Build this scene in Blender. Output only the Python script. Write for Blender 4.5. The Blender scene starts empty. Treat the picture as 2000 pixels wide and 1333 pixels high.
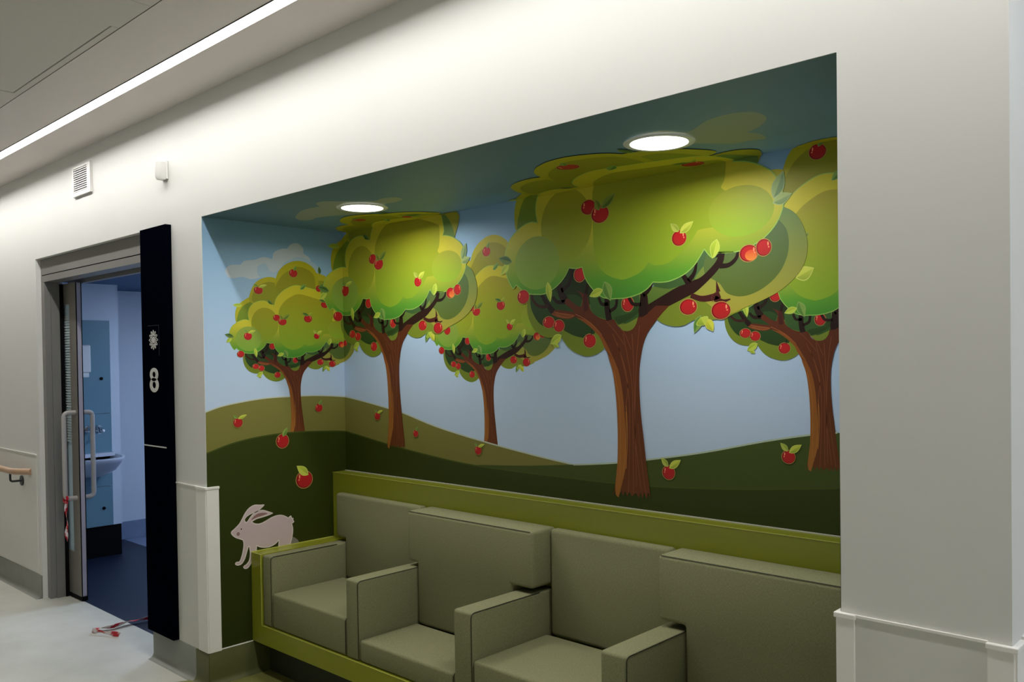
import bpy, bmesh, math, random
from math import sin, cos, pi, sqrt, hypot
from mathutils import Vector, Matrix
from mathutils.geometry import tessellate_polygon
random.seed(7)
scene = bpy.context.scene
COL = scene.collection

# ------------------------------------------------------------------ camera
YAW, PITCH, ROLL, FPX, CY = -0.7592, -0.0153, -0.0143, 1676.7, 724.4
fwd = Vector((sin(YAW)*cos(PITCH), cos(YAW)*cos(PITCH), sin(PITCH)))
rgt = Vector((cos(YAW), -sin(YAW), 0.0)); upv = rgt.cross(fwd)
r2 = cos(ROLL)*rgt + sin(ROLL)*upv; u2 = -sin(ROLL)*rgt + cos(ROLL)*upv
cam_d = bpy.data.cameras.new('camera'); cam = bpy.data.objects.new('camera', cam_d); COL.objects.link(cam)
M = Matrix((r2, u2, -fwd)).transposed().to_4x4(); M.translation = Vector((0, -1.89, 1.5)); cam.matrix_world = M
cam_d.sensor_width = 36.0; cam_d.sensor_fit = 'HORIZONTAL'; cam_d.lens = 36.0*FPX/2000.0
cam_d.shift_y = (CY-666.5)/2000.0; cam_d.clip_start = 0.05
scene.camera = cam

# ------------------------------------------------------------------ world, exposure
w = bpy.data.worlds.new('world'); scene.world = w; w.use_nodes = True
w.node_tree.nodes['Background'].inputs[0].default_value = (0.80, 0.86, 1.0, 1)
w.node_tree.nodes['Background'].inputs[1].default_value = 0.05
vs = scene.view_settings
vs.view_transform = 'Standard'; vs.look = 'None'; vs.gamma = 1.0; vs.use_curve_mapping = False
vs.exposure = 0.0
STRIP_E, DOWN_E, BATH_E, SIDE_E, DOWN_W = 42.0, 5.0, 26.0, 2.6, 5.2     # the place's own lamps

# ------------------------------------------------------------------ helpers
def lin(c):
    return tuple((x/255/12.92 if x/255 <= 0.04045 else ((x/255+0.055)/1.055)**2.4) for x in c)
def new_mat(name, rgb, rough=0.6, metal=0.0, noise=0.0, nscale=40.0, bump=0.0, bscale=200.0, emit=None, spec=0.5, coat=0.0):
    m = bpy.data.materials.new(name); m.use_nodes = True
    nt = m.node_tree; b = nt.nodes['Principled BSDF']
    c = lin(rgb); b.inputs['Base Color'].default_value = (*c, 1)
    b.inputs['Roughness'].default_value = rough; b.inputs['Metallic'].default_value = metal
    b.inputs['Specular IOR Level'].default_value = spec
    b.inputs['Coat Weight'].default_value = coat
    if noise or bump:
        tc = nt.nodes.new('ShaderNodeTexCoord')
    if noise:
        n = nt.nodes.new('ShaderNodeTexNoise'); n.inputs['Scale'].default_value = nscale; n.inputs['Detail'].default_value = 5
        nt.links.new(tc.outputs['Object'], n.inputs['Vector'])
        r = nt.nodes.new('ShaderNodeValToRGB')
        r.color_ramp.elements[0].position = 0.3; r.color_ramp.elements[1].position = 0.7
        r.color_ramp.elements[0].color = (*[x*(1-noise) for x in c], 1); r.color_ramp.elements[1].color = (*[min(1, x*(1+noise)) for x in c], 1)
        nt.links.new(n.outputs['Fac'], r.inputs['Fac']); nt.links.new(r.outputs['Color'], b.inputs['Base Color'])
    if bump:
        n2 = nt.nodes.new('ShaderNodeTexNoise'); n2.inputs['Scale'].default_value = bscale; n2.inputs['Detail'].default_value = 3
        nt.links.new(tc.outputs['Object'], n2.inputs['Vector'])
        bp = nt.nodes.new('ShaderNodeBump'); bp.inputs['Strength'].default_value = bump; bp.inputs['Distance'].default_value = 0.002
        nt.links.new(n2.outputs['Fac'], bp.inputs['Height']); nt.links.new(bp.outputs['Normal'], b.inputs['Normal'])
    if emit:
        b.inputs['Emission Color'].default_value = (*emit[0], 1); b.inputs['Emission Strength'].default_value = emit[1]
    return m
def print_mat(name, rough=0.5):
    m = bpy.data.materials.new(name); m.use_nodes = True; nt = m.node_tree; b = nt.nodes['Principled BSDF']
    a = nt.nodes.new('ShaderNodeAttribute'); a.attribute_name = 'Col'
    nt.links.new(a.outputs['Color'], b.inputs['Base Color']); b.inputs['Roughness'].default_value = rough
    b.inputs['Specular IOR Level'].default_value = 0.3
    return m

M = {}
M['wall'] = new_mat('wall_paint', (224, 224, 219), 0.55, bump=0.05, bscale=300, noise=0.012, nscale=3)
M['wall_cool'] = new_mat('bathroom_paint', (205, 212, 222), 0.5, noise=0.01, nscale=3)
M['dado'] = new_mat('wall_protection', (222, 221, 214), 0.4, noise=0.012, nscale=5)
M['guard'] = new_mat('corner_guard_plastic', (244, 241, 235), 0.35)
M['ceil'] = new_mat('ceiling_paint', (227, 219, 214), 0.8, noise=0.01, nscale=4)
M['tile'] = new_mat('ceiling_tile', (214, 208, 202), 0.85, noise=0.012, nscale=30)
M['gap'] = new_mat('shadow_gap', (40, 38, 36), 0.8)
M['floor'] = None
M['olive_floor'] = new_mat('olive_vinyl', (120, 120, 66), 0.35, noise=0.12, nscale=5)
M['skirt'] = new_mat('grey_skirting_vinyl', (134, 136, 126), 0.5, noise=0.05, nscale=14)
M['olive_skirt'] = new_mat('olive_skirting_vinyl', (84, 86, 44), 0.5, noise=0.08, nscale=12)
M['green'] = new_mat('green_lacquer', (140, 144, 38), 0.28, spec=0.5)
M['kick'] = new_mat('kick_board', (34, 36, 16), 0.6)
M['frame'] = new_mat('door_frame_grey', (132, 130, 126), 0.4, metal=0.2)
M['alu'] = new_mat('brushed_metal', (150, 146, 138), 0.35, metal=0.6)
M['edge'] = new_mat('door_edge', (176, 172, 186), 0.4)
M['black'] = new_mat('black_rubber', (8, 8, 10), 0.7, spec=0.1)
M['navy'] = new_mat('navy_panel', (4, 6, 16), 0.9, spec=0.0)
M['white'] = new_mat('white_plastic', (228, 226, 222), 0.35)
M['handle'] = new_mat('pull_handle_grey', (176, 172, 168), 0.35)
M['signwhite'] = new_mat('sign_white', (205, 205, 200), 0.5)
M['wood'] = None
M['bracket'] = new_mat('bracket_grey', (48, 52, 54), 0.4, metal=0.5)
M['glass'] = new_mat('louvred_glass', (196, 220, 234), 0.25)
M['slat'] = new_mat('louvre_slat', (196, 208, 210), 0.4)
M['bluefloor'] = new_mat('dark_blue_vinyl', (12, 25, 48), 0.5, noise=0.06, nscale=20)
M['greyfloor'] = new_mat('blue_grey_vinyl', (120, 134, 160), 0.5, noise=0.08, nscale=12)
M['bluepanel'] = new_mat('blue_laminate', (104, 138, 152), 0.4)
M['ceramic'] = new_mat('white_ceramic', (214, 216, 226), 0.15, coat=0.3)
M['chrome'] = new_mat('chrome', (210, 212, 214), 0.1, metal=1.0)
M['bathceil'] = new_mat('bathroom_ceiling', (70, 96, 130), 0.7)
M['print'] = print_mat('mural_vinyl')
M['tape'] = print_mat('barrier_tape_plastic', 0.3)
M['strip'] = new_mat('strip_diffuser', (255, 255, 255), 0.5, emit=((1.0, 0.982, 0.955), STRIP_E))
M['disc'] = new_mat('downlight_diffuser', (255, 255, 255), 0.5, emit=((1.0, 0.985, 0.93), DOWN_E))
M['bathlamp'] = new_mat('bathroom_lamp', (255, 255, 255), 0.5, emit=((0.56, 0.72, 1.0), BATH_E))
M['sidelamp'] = new_mat('side_lamp', (255, 255, 255), 0.5, emit=((0.66, 0.80, 1.0), SIDE_E))

def floor_mat():
    m = bpy.data.materials.new('pale_vinyl_floor'); m.use_nodes = True; nt = m.node_tree; b = nt.nodes['Principled BSDF']
    tc = nt.nodes.new('ShaderNodeTexCoord')
    n = nt.nodes.new('ShaderNodeTexNoise'); n.inputs['Scale'].default_value = 2.2; n.inputs['Detail'].default_value = 6; n.inputs['Roughness'].default_value = 0.6
    n2 = nt.nodes.new('ShaderNodeTexNoise'); n2.inputs['Scale'].default_value = 160; n2.inputs['Detail'].default_value = 2
    mx = nt.nodes.new('ShaderNodeMixRGB'); mx.blend_type = 'MULTIPLY'; mx.inputs[0].default_value = 0.25
    r = nt.nodes.new('ShaderNodeValToRGB')
    r.color_ramp.elements[0].position = 0.3; r.color_ramp.elements[0].color = (*lin((188, 188, 176)), 1)
    r.color_ramp.elements[1].position = 0.75; r.color_ramp.elements[1].color = (*lin((212, 212, 202)), 1)
    r2_ = nt.nodes.new('ShaderNodeValToRGB')
    r2_.color_ramp.elements[0].position = 0.35; r2_.color_ramp.elements[0].color = (0.8, 0.8, 0.78, 1)
    r2_.color_ramp.elements[1].position = 0.6; r2_.color_ramp.elements[1].color = (1, 1, 1, 1)
    for nn in (n, n2): nt.links.new(tc.outputs['Object'], nn.inputs['Vector'])
    nt.links.new(n.outputs['Fac'], r.inputs['Fac']); nt.links.new(n2.outputs['Fac'], r2_.inputs['Fac'])
    nt.links.new(r.outputs['Color'], mx.inputs[1]); nt.links.new(r2_.outputs['Color'], mx.inputs[2])
    nt.links.new(mx.outputs['Color'], b.inputs['Base Color']); b.inputs['Roughness'].default_value = 0.42
    return m
M['floor'] = floor_mat()
def wood_mat():
    m = bpy.data.materials.new('beech_wood'); m.use_nodes = True; nt = m.node_tree; b = nt.nodes['Principled BSDF']
    tc = nt.nodes.new('ShaderNodeTexCoord'); mp = nt.nodes.new('ShaderNodeMapping'); mp.inputs['Scale'].default_value = (3, 60, 60)
    n = nt.nodes.new('ShaderNodeTexNoise'); n.inputs['Scale'].default_value = 2; n.inputs['Detail'].default_value = 4
    r = nt.nodes.new('ShaderNodeValToRGB'); r.color_ramp.elements[0].color = (*lin((158, 124, 96)), 1); r.color_ramp.elements[1].color = (*lin((198, 164, 134)), 1)
    nt.links.new(tc.outputs['Object'], mp.inputs['Vector']); nt.links.new(mp.outputs['Vector'], n.inputs['Vector'])
    nt.links.new(n.outputs['Fac'], r.inputs['Fac']); nt.links.new(r.outputs['Color'], b.inputs['Base Color']); b.inputs['Roughness'].default_value = 0.4
    return m
M['wood'] = wood_mat()
def fabric_mat(name, rgb):
    m = bpy.data.materials.new(name); m.use_nodes = True; nt = m.node_tree; b = nt.nodes['Principled BSDF']
    c = lin(rgb); tc = nt.nodes.new('ShaderNodeTexCoord')
    outs = []
    for sc in ((700, 700, 150), (150, 700, 700), (700, 150, 700)):
        mp = nt.nodes.new('ShaderNodeMapping'); mp.inputs['Scale'].default_value = sc
        n = nt.nodes.new('ShaderNodeTexNoise'); n.inputs['Scale'].default_value = 1.0; n.inputs['Detail'].default_value = 2
        nt.links.new(tc.outputs['Object'], mp.inputs['Vector']); nt.links.new(mp.outputs['Vector'], n.inputs['Vector']); outs.append(n.outputs['Fac'])
    ad = nt.nodes.new('ShaderNodeMath'); ad.operation = 'ADD'; nt.links.new(outs[0], ad.inputs[0]); nt.links.new(outs[1], ad.inputs[1])
    ad2 = nt.nodes.new('ShaderNodeMath'); ad2.operation = 'ADD'; nt.links.new(ad.outputs[0], ad2.inputs[0]); nt.links.new(outs[2], ad2.inputs[1])
    dv = nt.nodes.new('ShaderNodeMath'); dv.operation = 'DIVIDE'; dv.inputs[1].default_value = 3; nt.links.new(ad2.outputs[0], dv.inputs[0])
    r = nt.nodes.new('ShaderNodeValToRGB')
    r.color_ramp.elements[0].position = 0.36; r.color_ramp.elements[0].color = (*[x*0.70 for x in c], 1)
    r.color_ramp.elements[1].position = 0.64; r.color_ramp.elements[1].color = (*[x*1.30 for x in c], 1)
    nt.links.new(dv.outputs[0], r.inputs['Fac']); nt.links.new(r.outputs['Color'], b.inputs['Base Color'])
    bp = nt.nodes.new('ShaderNodeBump'); bp.inputs['Strength'].default_value = 0.35; bp.inputs['Distance'].default_value = 0.002
    nt.links.new(dv.outputs[0], bp.inputs['Height']); nt.links.new(bp.outputs['Normal'], b.inputs['Normal'])
    b.inputs['Roughness'].default_value = 0.85; b.inputs['Specular IOR Level'].default_value = 0.2
    return m
M['fabric'] = fabric_mat('olive_grey_fabric', (130, 129, 96))
M['piping'] = new_mat('dark_piping', (40, 40, 24), 0.7)

def link(name, me, mat, parent=None):
    o = bpy.data.objects.new(name, me); COL.objects.link(o)
    if mat is not None and not me.materials: me.materials.append(mat)
    if parent is not None: o.parent = parent
    return o
def bm_obj(name, bm, mat, parent=None, smooth=False):
    me = bpy.data.meshes.new(name); bm.normal_update(); bm.to_mesh(me); bm.free()
    if smooth:
        for p in me.polygons: p.use_smooth = True
    return link(name, me, mat, parent)
def add_box(bm, x0, x1, y0, y1, z0, z1):
    v = [bm.verts.new(p) for p in ((x0,y0,z0),(x1,y0,z0),(x1,y1,z0),(x0,y1,z0),(x0,y0,z1),(x1,y0,z1),(x1,y1,z1),(x0,y1,z1))]
    for f in ((0,3,2,1),(4,5,6,7),(0,1,5,4),(1,2,6,5),(2,3,7,6),(3,0,4,7)): bm.faces.new([v[i] for i in f])
def bev(bm, r, seg=2):
    if r: bmesh.ops.bevel(bm, geom=list(bm.edges), offset=r, segments=seg, affect='EDGES', profile=0.5, clamp_overlap=True)
def box(name, b, mat, parent=None, r=0.0, seg=2):
    bm = bmesh.new(); add_box(bm, *b); bev(bm, r, seg)
    return bm_obj(name, bm, mat, parent, smooth=False)
def boxes(name, bl, mat, parent=None):
    bm = bmesh.new()
    for b in bl: add_box(bm, *b)
    return bm_obj(name, bm, mat, parent)
def smooth_angle(o, a=40):
    me = o.data
    for p in me.polygons: p.use_smooth = True
    try: me.set_sharp_from_angle(angle=math.radians(a))
    except Exception: pass
def tube_bm(bm, pts, r, n=10, caps=True):
    pts = [Vector(p) for p in pts]; rings = []
    for i, p in enumerate(pts):
        d = (pts[min(i+1, len(pts)-1)]-pts[max(i-1, 0)]).normalized()
        a = d.cross(Vector((0.13, 0.29, 1)) if abs(d.z) < 0.9 else Vector((1, 0.2, 0))).normalized(); b = d.cross(a)
        rr = r[i] if isinstance(r, (list, tuple)) else r
        rings.append([bm.verts.new(p+rr*(cos(2*pi*k/n)*a+sin(2*pi*k/n)*b)) for k in range(n)])
    for A, B in zip(rings, rings[1:]):
        for k in range(n): bm.faces.new((A[k], A[(k+1) % n], B[(k+1) % n], B[k]))
    if caps:
        bm.faces.new(rings[0][::-1]); bm.faces.new(rings[-1])
def tube(name, pts, r, mat, parent=None, n=10):
    bm = bmesh.new(); tube_bm(bm, pts, r, n); o = bm_obj(name, bm, mat, parent); smooth_angle(o, 50); return o
def fillet(pts, rad, n=5):
    pts = [Vector(p) for p in pts]; out = [pts[0]]
    for a, b, c in zip(pts, pts[1:], pts[2:]):
        u, v = (a-b).normalized(), (c-b).normalized(); p0, p1 = b+u*rad, b+v*rad
        for i in range(n+1):
            t = i/n; out.append((1-t)**2*p0 + 2*t*(1-t)*b + t*t*p1)
    out.append(pts[-1]); return out
def disc_bm(bm, c, r, axis, h0, h1, n=32, r1=None):
    """cylinder about axis ('x','y','z') between h0 and h1"""
    r1 = r if r1 is None else r1; ring = []
    for h, rr in ((h0, r), (h1, r1)):
        row = []
        for k in range(n):
            a, b = rr*cos(2*pi*k/n), rr*sin(2*pi*k/n)
            p = {'z': (c[0]+a, c[1]+b, h), 'y': (c[0]+a, h, c[1]+b), 'x': (h, c[0]+a, c[1]+b)}[axis]
            row.append(bm.verts.new(p))
        ring.append(row)
    for k in range(n): bm.faces.new((ring[0][k], ring[0][(k+1) % n], ring[1][(k+1) % n], ring[1][k]))
    bm.faces.new(ring[0][::-1]); bm.faces.new(ring[1])
def thing(name, label, cat, loc=(0, 0, 0), group=None):
    o = bpy.data.objects.new(name, None); COL.objects.link(o); o.location = loc; o.empty_display_size = 0.05
    o['label'] = label; o['category'] = cat
    if group: o['group'] = group
    bpy.context.view_layer.update()
    return o
def adopt(root):
    """children were modelled in world coordinates: keep them there"""
    inv = root.matrix_world.inverted()
    for c in root.children: c.matrix_parent_inverse = inv
def tag(o, label, cat, group=None):
    o['label'] = label; o['category'] = cat
    if group: o['group'] = group
    return o
def struct(o, label=None):
    o['kind'] = 'structure'
    if label: o['label'] = label
    return o

# ------------------------------------------------------------------ dimensions (metres)
X0, X1, DEP, ZT = -3.745, -0.788, 0.777, 2.167      # recess: left, right, depth, head height
ZC = 2.725                                          # corridor ceiling
DL, DR, DH = -5.96, -4.325, 2.168                   # door opening
WE = -0.448                                         # corridor wall ends here
TH = 0.135                                          # wall thickness at the door
XA, XB, YO = -10.5, 3.6, -2.75                      # corridor extents

# ------------------------------------------------------------------ the shell
struct(boxes('wall_corridor', [(XA, DL, 0, TH, 0, ZC), (DL, DR, 0, TH, DH, ZC), (DR, X0, 0, TH, 0, ZC), (X0, X1, 0, TH, ZT, ZC), (X1, WE, 0, TH, 0, ZC)], M['wall']), 'white painted corridor wall around the doorway and the mural recess')
struct(box('wall_recess_back', (X0-0.1, X1+0.1, DEP, DEP+0.1, 0, ZT+0.1), M['wall']), 'back wall of the seating recess')
struct(box('wall_recess_left', (X0-0.1, X0, TH, DEP, 0, ZT+0.1), M['wall']), 'left side wall of the seating recess')
struct(box('wall_recess_right', (X1, X1+0.1, TH, DEP, 0, ZT+0.1), M['wall']), 'right side wall of the seating recess')
struct(box('ceiling_recess', (X0, X1, TH, DEP, ZT, ZT+0.1), M['wall']), 'low ceiling of the seating recess')
struct(box('wall_side', (WE-0.1, WE, TH, 3.2, 0, ZC), M['wall']), 'pale wall turning the corner into the side passage')
struct(box('wall_side_end', (WE-0.1, XB, 3.2, 3.3, 0, ZC), M['wall']))
struct(box('wall_side_right', (1.75, 1.85, TH, 3.2, 0, ZC), M['wall']))
struct(box('wall_corridor_right', (1.75, XB, 0, TH, 0, ZC), M['wall']))
struct(box('wall_opposite', (XA, XB, YO-0.1, YO, 0, ZC), M['wall']))
struct(box('wall_end', (XA-0.1, XA, YO, TH, 0, ZC), M['wall']))
struct(box('wall_end_right', (XB, XB+0.1, YO, TH, 0, ZC), M['wall']))
# floors
struct(boxes('floor', [(XA, XB, YO, 0.0, -0.05, 0), (DL, DR, 0, 0.15, -0.05, 0), (WE, 1.75, 0, 3.2, -0.05, 0)], M['floor']), 'pale grey vinyl corridor floor')
bm = bmesh.new()
def prism(bm, pts, z0, z1):
    a = [bm.verts.new((p[0], p[1], z0)) for p in pts]; b = [bm.verts.new((p[0], p[1], z1)) for p in pts]
    n = len(pts); bm.faces.new(a[::-1]); bm.faces.new(b)
    for i in range(n): bm.faces.new((a[i], a[(i+1) % n], b[(i+1) % n], b[i]))
prism(bm, [(X0, DEP), (X0, 0.0), (-3.865, 0.0), (-3.88, -0.03), (-3.905, -0.08), (-3.96, -0.16), (-4.02, -0.28), (-4.04, -0.42), (-4.0, -0.6), (-3.8, -0.8), (-3.4, -0.9), (-1.0, -0.9), (-0.75, -0.8), (-0.62, -0.6), (-0.6, -0.3), (-0.68, 0.0), (X1, 0.0), (X1, DEP)], -0.02, 0.002)
struct(bm_obj('floor_recess', bm, M['olive_floor']), 'olive green vinyl floor in and in front of the recess')
struct(box('floor_bathroom', (-7.6, -3.95, 0.15, 1.106, -0.05, -0.001), M['bluefloor']), 'dark blue vinyl floor of the room behind the doorway')
struct(box('floor_shower', (-7.6, -3.95, 1.106, 2.8, -0.05, -0.001), M['greyfloor']), 'blue grey floor at the back of the room behind the doorway')
# ceiling: plaster margin with a light slot, then tiles
SY0, SY1 = -0.252, -0.306
cl = struct(boxes('ceiling', [(XA, XB, SY0, 0, ZC, ZC+0.1), (XA, XB, -0.572, SY1-0.006, ZC, ZC+0.1), (XA, XB, YO, -0.572, ZC+0.022, ZC+0.1), (WE, 1.75, 0, 3.2, ZC, ZC+0.1)], M['ceil']), 'pale plaster ceiling with a linear light slot')
tj = [XA, -9.2, -8.0, -6.8, -5.6, -4.2945, -3.203, -2.93, -1.73, -0.53, 0.67, 1.87, XB]
for a, b in zip(tj, tj[1:]):
    if a == -4.2945:
        box('ceiling_tile', (a-0.001, b-0.001, -0.6015, -0.576, ZC, ZC+0.018), M['tile'], cl)
        h = box('access_hatch', (a+0.004, b-0.001, -1.774, -0.6065, ZC+0.001, ZC+0.018), M['tile'], cl)
        h['label'] = 'access hatch with a dark shadow gap'
    else:
        box('ceiling_tile', (a+0.001, b-0.001, -1.774, -0.576, ZC, ZC+0.018), M['tile'], cl)
    box('ceiling_tile', (a+0.001, b-0.001, YO, -1.778, ZC, ZC+0.018), M['tile'], cl)
boxes('shadow_gap', [(XA, XB, -0.578, -0.572, ZC+0.0015, ZC+0.03), (-4.295, -3.204, -1.774, -0.601, ZC+0.019, ZC+0.0215)], M['black'], cl)

# the linear light in its slot
lt = thing('linear_light', 'long white recessed strip light running along the corridor ceiling', 'ceiling light', (-4, -0.28, ZC))
box('diffuser', (XA+0.02, XB-0.02, SY1, SY0, ZC+0.014, ZC+0.018), M['strip'], lt)
boxes('housing', [(XA+0.02, XB-0.02, SY1-0.006, SY1, ZC-0.002, ZC+0.03), (XA+0.02, XB-0.02, SY1, SY0, ZC+0.0185, ZC+0.03)], M['gap'], lt)
adopt(lt)

# ------------------------------------------------------------------ skirtings (coved vinyl), wall protection, corner guards
def cove(name, p0, p1, nrm, h, mat, t=0.008, rc=0.03):
    """profile swept from p0 to p1 along a wall, nrm points into the room"""
    prof = [(0, h), (t*0.6, h), (t, h-0.004)] + [(t+rc*(1-cos(a*pi/2/5)), rc*(1-sin(a*pi/2/5))) for a in range(0, 6)]
    prof = [(0, h), (t*0.6, h), (t, h-0.004), (t, rc)] + [(t+rc-rc*cos(a*pi/10), rc-rc*sin(a*pi/10)) for a in range(1, 6)] + [(0, 0)]
    bm = bmesh.new(); A = []; B = []
    for d, z in prof:
        A.append(bm.verts.new((p0[0]+nrm[0]*d, p0[1]+nrm[1]*d, max(z, 0.0)))); B.append(bm.verts.new((p1[0]+nrm[0]*d, p1[1]+nrm[1]*d, max(z, 0.0))))
    n = len(prof)
    for i in range(n): bm.faces.new((A[i], A[(i+1) % n], B[(i+1) % n], B[i]))
    bm.faces.new(A[::-1]); bm.faces.new(B)
    o = bm_obj(name, bm, mat); smooth_angle(o, 40); return struct(o)
cove('baseboard_left', (XA, 0), (DL, 0), (0, -1), 0.145, M['skirt'])['label'] = 'grey coved vinyl skirting under the wooden handrail'
cove('baseboard_middle', (DR, 0), (-3.865, 0), (0, -1), 0.15, M['skirt'])['label'] = 'grey coved vinyl skirting between doorway and recess'
cove('baseboard_recess_corner', (-3.865, 0), (X0+0.006, 0), (0, -1), 0.15, M['olive_skirt'])['label'] = 'olive coved skirting at the recess corner'
cove('baseboard_recess_left', (X0, -0.006), (X0, DEP), (1, 0), 0.155, M['olive_skirt'])['label'] = 'olive coved skirting on the left side wall of the recess'
cove('baseboard_recess_back', (X0, DEP), (X1, DEP), (0, -1), 0.155, M['olive_skirt'])
cove('baseboard_right', (X1, 0), (WE, 0), (0, -1), 0.15, M['skirt'])
cove('baseboard_side', (WE, 0), (WE, 3.2), (1, 0), 0.15, M['skirt'])
box('skirting_cap', (X0, X0+0.0075, 0.0, 0.217, 0.1555, 0.159), M['guard'], bpy.data.objects['baseboard_recess_left'])
def dado(name, x0, x1, label, left_axis=None):
    o = struct(box(name, (x0, x1, -0.003, 0, 0.15, 0.914), M['dado']), label)
    box('capping_strip', (x0, x1, -0.006, 0, 0.9145, 0.920), M['guard'], o)
    return o
dado('trim_1', XA, -6.02, 'pale wall protection sheet behind the wooden handrail')
dado('trim_2', -4.045, -3.832, 'pale wall protection sheet between sign panel and recess')
dado('trim_3', -0.757, -0.491, 'pale wall protection sheet right of the recess')
o = struct(box('trim_4', (WE, WE+0.003, 0.07, 3.2, 0.15, 0.914), M['dado']), 'wall protection sheet on the wall of the side passage')
box('capping_strip', (WE, WE+0.006, 0.07, 3.2, 0.9145, 0.920), M['guard'], o)
def corner_guard(label, xc, sx, fl, sl, z1=0.915):
    """L-shaped guard on the outer corner at (xc, 0); sx = direction the side face looks"""
    g = thing('corner_guard', label, 'corner guard', (xc, 0, 0.15), 'white corner guards')
    t = 0.010
    def L(bm, e, z0, z1):
        if sx > 0: pts = [(xc-fl-e, -t-e), (xc+t+e, -t-e), (xc+t+e, sl+e), (xc, sl+e), (xc, 0), (xc-fl-e, 0)]
        else: pts = [(xc-t-e, -t-e), (xc+fl+e, -t-e), (xc+fl+e, 0), (xc, 0), (xc, sl+e), (xc-t-e, sl+e)]
        prism(bm, pts, z0, z1)
    bm = bmesh.new(); L(bm, 0, 0.153, z1-0.006); bmesh.ops.recalc_face_normals(bm, faces=bm.faces)
    bmesh.ops.bevel(bm, geom=[e for e in bm.edges if abs((e.verts[0].co-e.verts[1].co).z) > 0.3 and e.verts[0].co.y < -0.005 and abs(e.verts[0].co.x-(xc+sx*t)) < 1e-4], offset=0.005, segments=3, affect='EDGES')
    b = bm_obj('guard_body', bm, M['guard'], g); smooth_angle(b, 40)
    bm = bmesh.new(); L(bm, 0.003, z1-0.006, z1+0.006); bmesh.ops.recalc_face_normals(bm, faces=bm.faces); bev(bm, 0.002, 2)
    bm_obj('end_cap', bm, M['guard'], g)
    adopt(g)
corner_guard('white plastic corner guard on the left edge of the recess beside the sign panel', X0, 1, 0.085, 0.055)
corner_guard('white plastic corner guard on the right edge of the recess', X1, -1, 0.032, 0.05)
corner_guard('white plastic corner guard at the far right wall end', WE, 1, 0.042, 0.055, 0.912)

# ------------------------------------------------------------------ doorway
FY = 0.03
d1 = bpy.data.objects.new('door_1', None); COL.objects.link(d1); d1.location = (-5.2, 0.08, 0); struct(d1, 'grey metal framed doorway with a sliding door standing open')
bpy.context.view_layer.update()
boxes('frame', [(DL, -5.905, FY, TH, 0, 2.02), (-5.905, -5.895, 0.065, TH, 0, 2.02), (-4.36, DR, FY, TH, 0, 2.02)], M['frame'], d1)
hp = boxes('header_panel', [(DL, DR, FY, 0.05, 2.068, DH-0.002)], M['frame'], d1)
box('logo_plate', (-5.945, -5.905, FY-0.002, FY, 2.125, 2.15), M['alu'], hp)
box('head_joint', (DL, DR, FY+0.004, 0.05, 2.062, 2.068), M['black'], d1)
boxes('head_rail', [(DL, DR, FY, 0.12, 2.022, 2.062), (DL, DR, 0.19, 0.22, 2.012, 2.05)], M['frame'], d1)
# leaf: slid to the left, only its leading stile shows
LX, LY0, LY1 = -5.679, 0.137, 0.172
leaf_o = boxes('door_leaf', [(LX-0.115, LX-0.004, LY0, LY1, 0.03, 2.012), (-6.62, LX-0.115, LY0, LY1, 0.03, 0.30), (-6.62, LX-0.115, LY0, LY1, 1.88, 2.012), (-6.62, -6.5, LY0, LY1, 0.3, 1.88)], M['alu'], d1)
box('leading_edge', (LX-0.004, LX, LY0+0.005, LY1-0.005, 0.035, 2.008), M['edge'], leaf_o)
boxes('edge_seal', [(LX-0.004, LX+0.001, LY0, LY0+0.005, 0.03, 2.01), (LX-0.004, LX+0.001, LY1-0.005, LY1, 0.03, 2.01), (-6.62, LX, LY0, LY1, 0.004, 0.03), (-5.895, -5.888, 0.115, LY0, 0, 2.01)], M['black'], leaf_o)
box('vision_glass', (-6.5, LX-0.115, LY0+0.012, LY1-0.012, 0.3, 1.88), M['glass'], leaf_o)
bm = bmesh.new(); z = 0.8
z = 1.0
while z < 1.80:
    add_box(bm, -6.5, LX-0.117, LY0+0.006, LY0+0.012, z, z+0.009); z += 0.017
s_ = bm_obj('louvre_slats', bm, M['slat'], leaf_o); s_['kind'] = 'stuff'
hx = LX-0.05
for nm, sg, yb in (('pull_handle', -1, LY0), ('pull_handle', 1, LY1)):
    yo = yb+sg*0.068
    p = fillet([(hx, yb, 1.192), (hx, yo, 1.192), (hx, yo, 0.652), (hx, yb, 0.652)], 0.03, 6)
    tube(nm, p, 0.0145, M['handle'], leaf_o, 14)
adopt(d1)

# sign panel
sg = thing('sign_panel', 'tall black room sign with white flower and number 8 beside the doorway', 'sign', (-4.19, 0, 0.15))
SX0, SX1, SYF = -4.334, -4.05, -0.031
box('panel', (SX0, SX1, SYF, 0, 0.150, 2.166), M['navy'], sg, 0.0015, 1)
box('divider_line', (SX0, SX1-0.03, SYF-0.001, SYF, 1.083, 1.089), M['signwhite'], sg)
def ring_bm(bm, cx, cz, rx, rz, wd, y0, y1, rot=0.0, n=28, wz=None):
    V = []; wz = wz or wd
    for f in (1.0, -1.0):
        for y in (y0, y1):
            V.append([bm.verts.new((cx+cos(rot)*(rx+f*wd/2)*cos(2*pi*k/n)-sin(rot)*(rz+f*wz/2)*sin(2*pi*k/n), y, cz+sin(rot)*(rx+f*wd/2)*cos(2*pi*k/n)+cos(rot)*(rz+f*wz/2)*sin(2*pi*k/n))) for k in range(n)])
    oF, oB, iF, iB = V
    for k in range(n):
        j = (k+1) % n
        for a, b in ((oF, iF), (oB, iB), (oF, oB), (iF, iB)): bm.faces.new((a[k], a[j], b[j], b[k]))
bm = bmesh.new(); fcx, fcz = -4.2, 1.612
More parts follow.
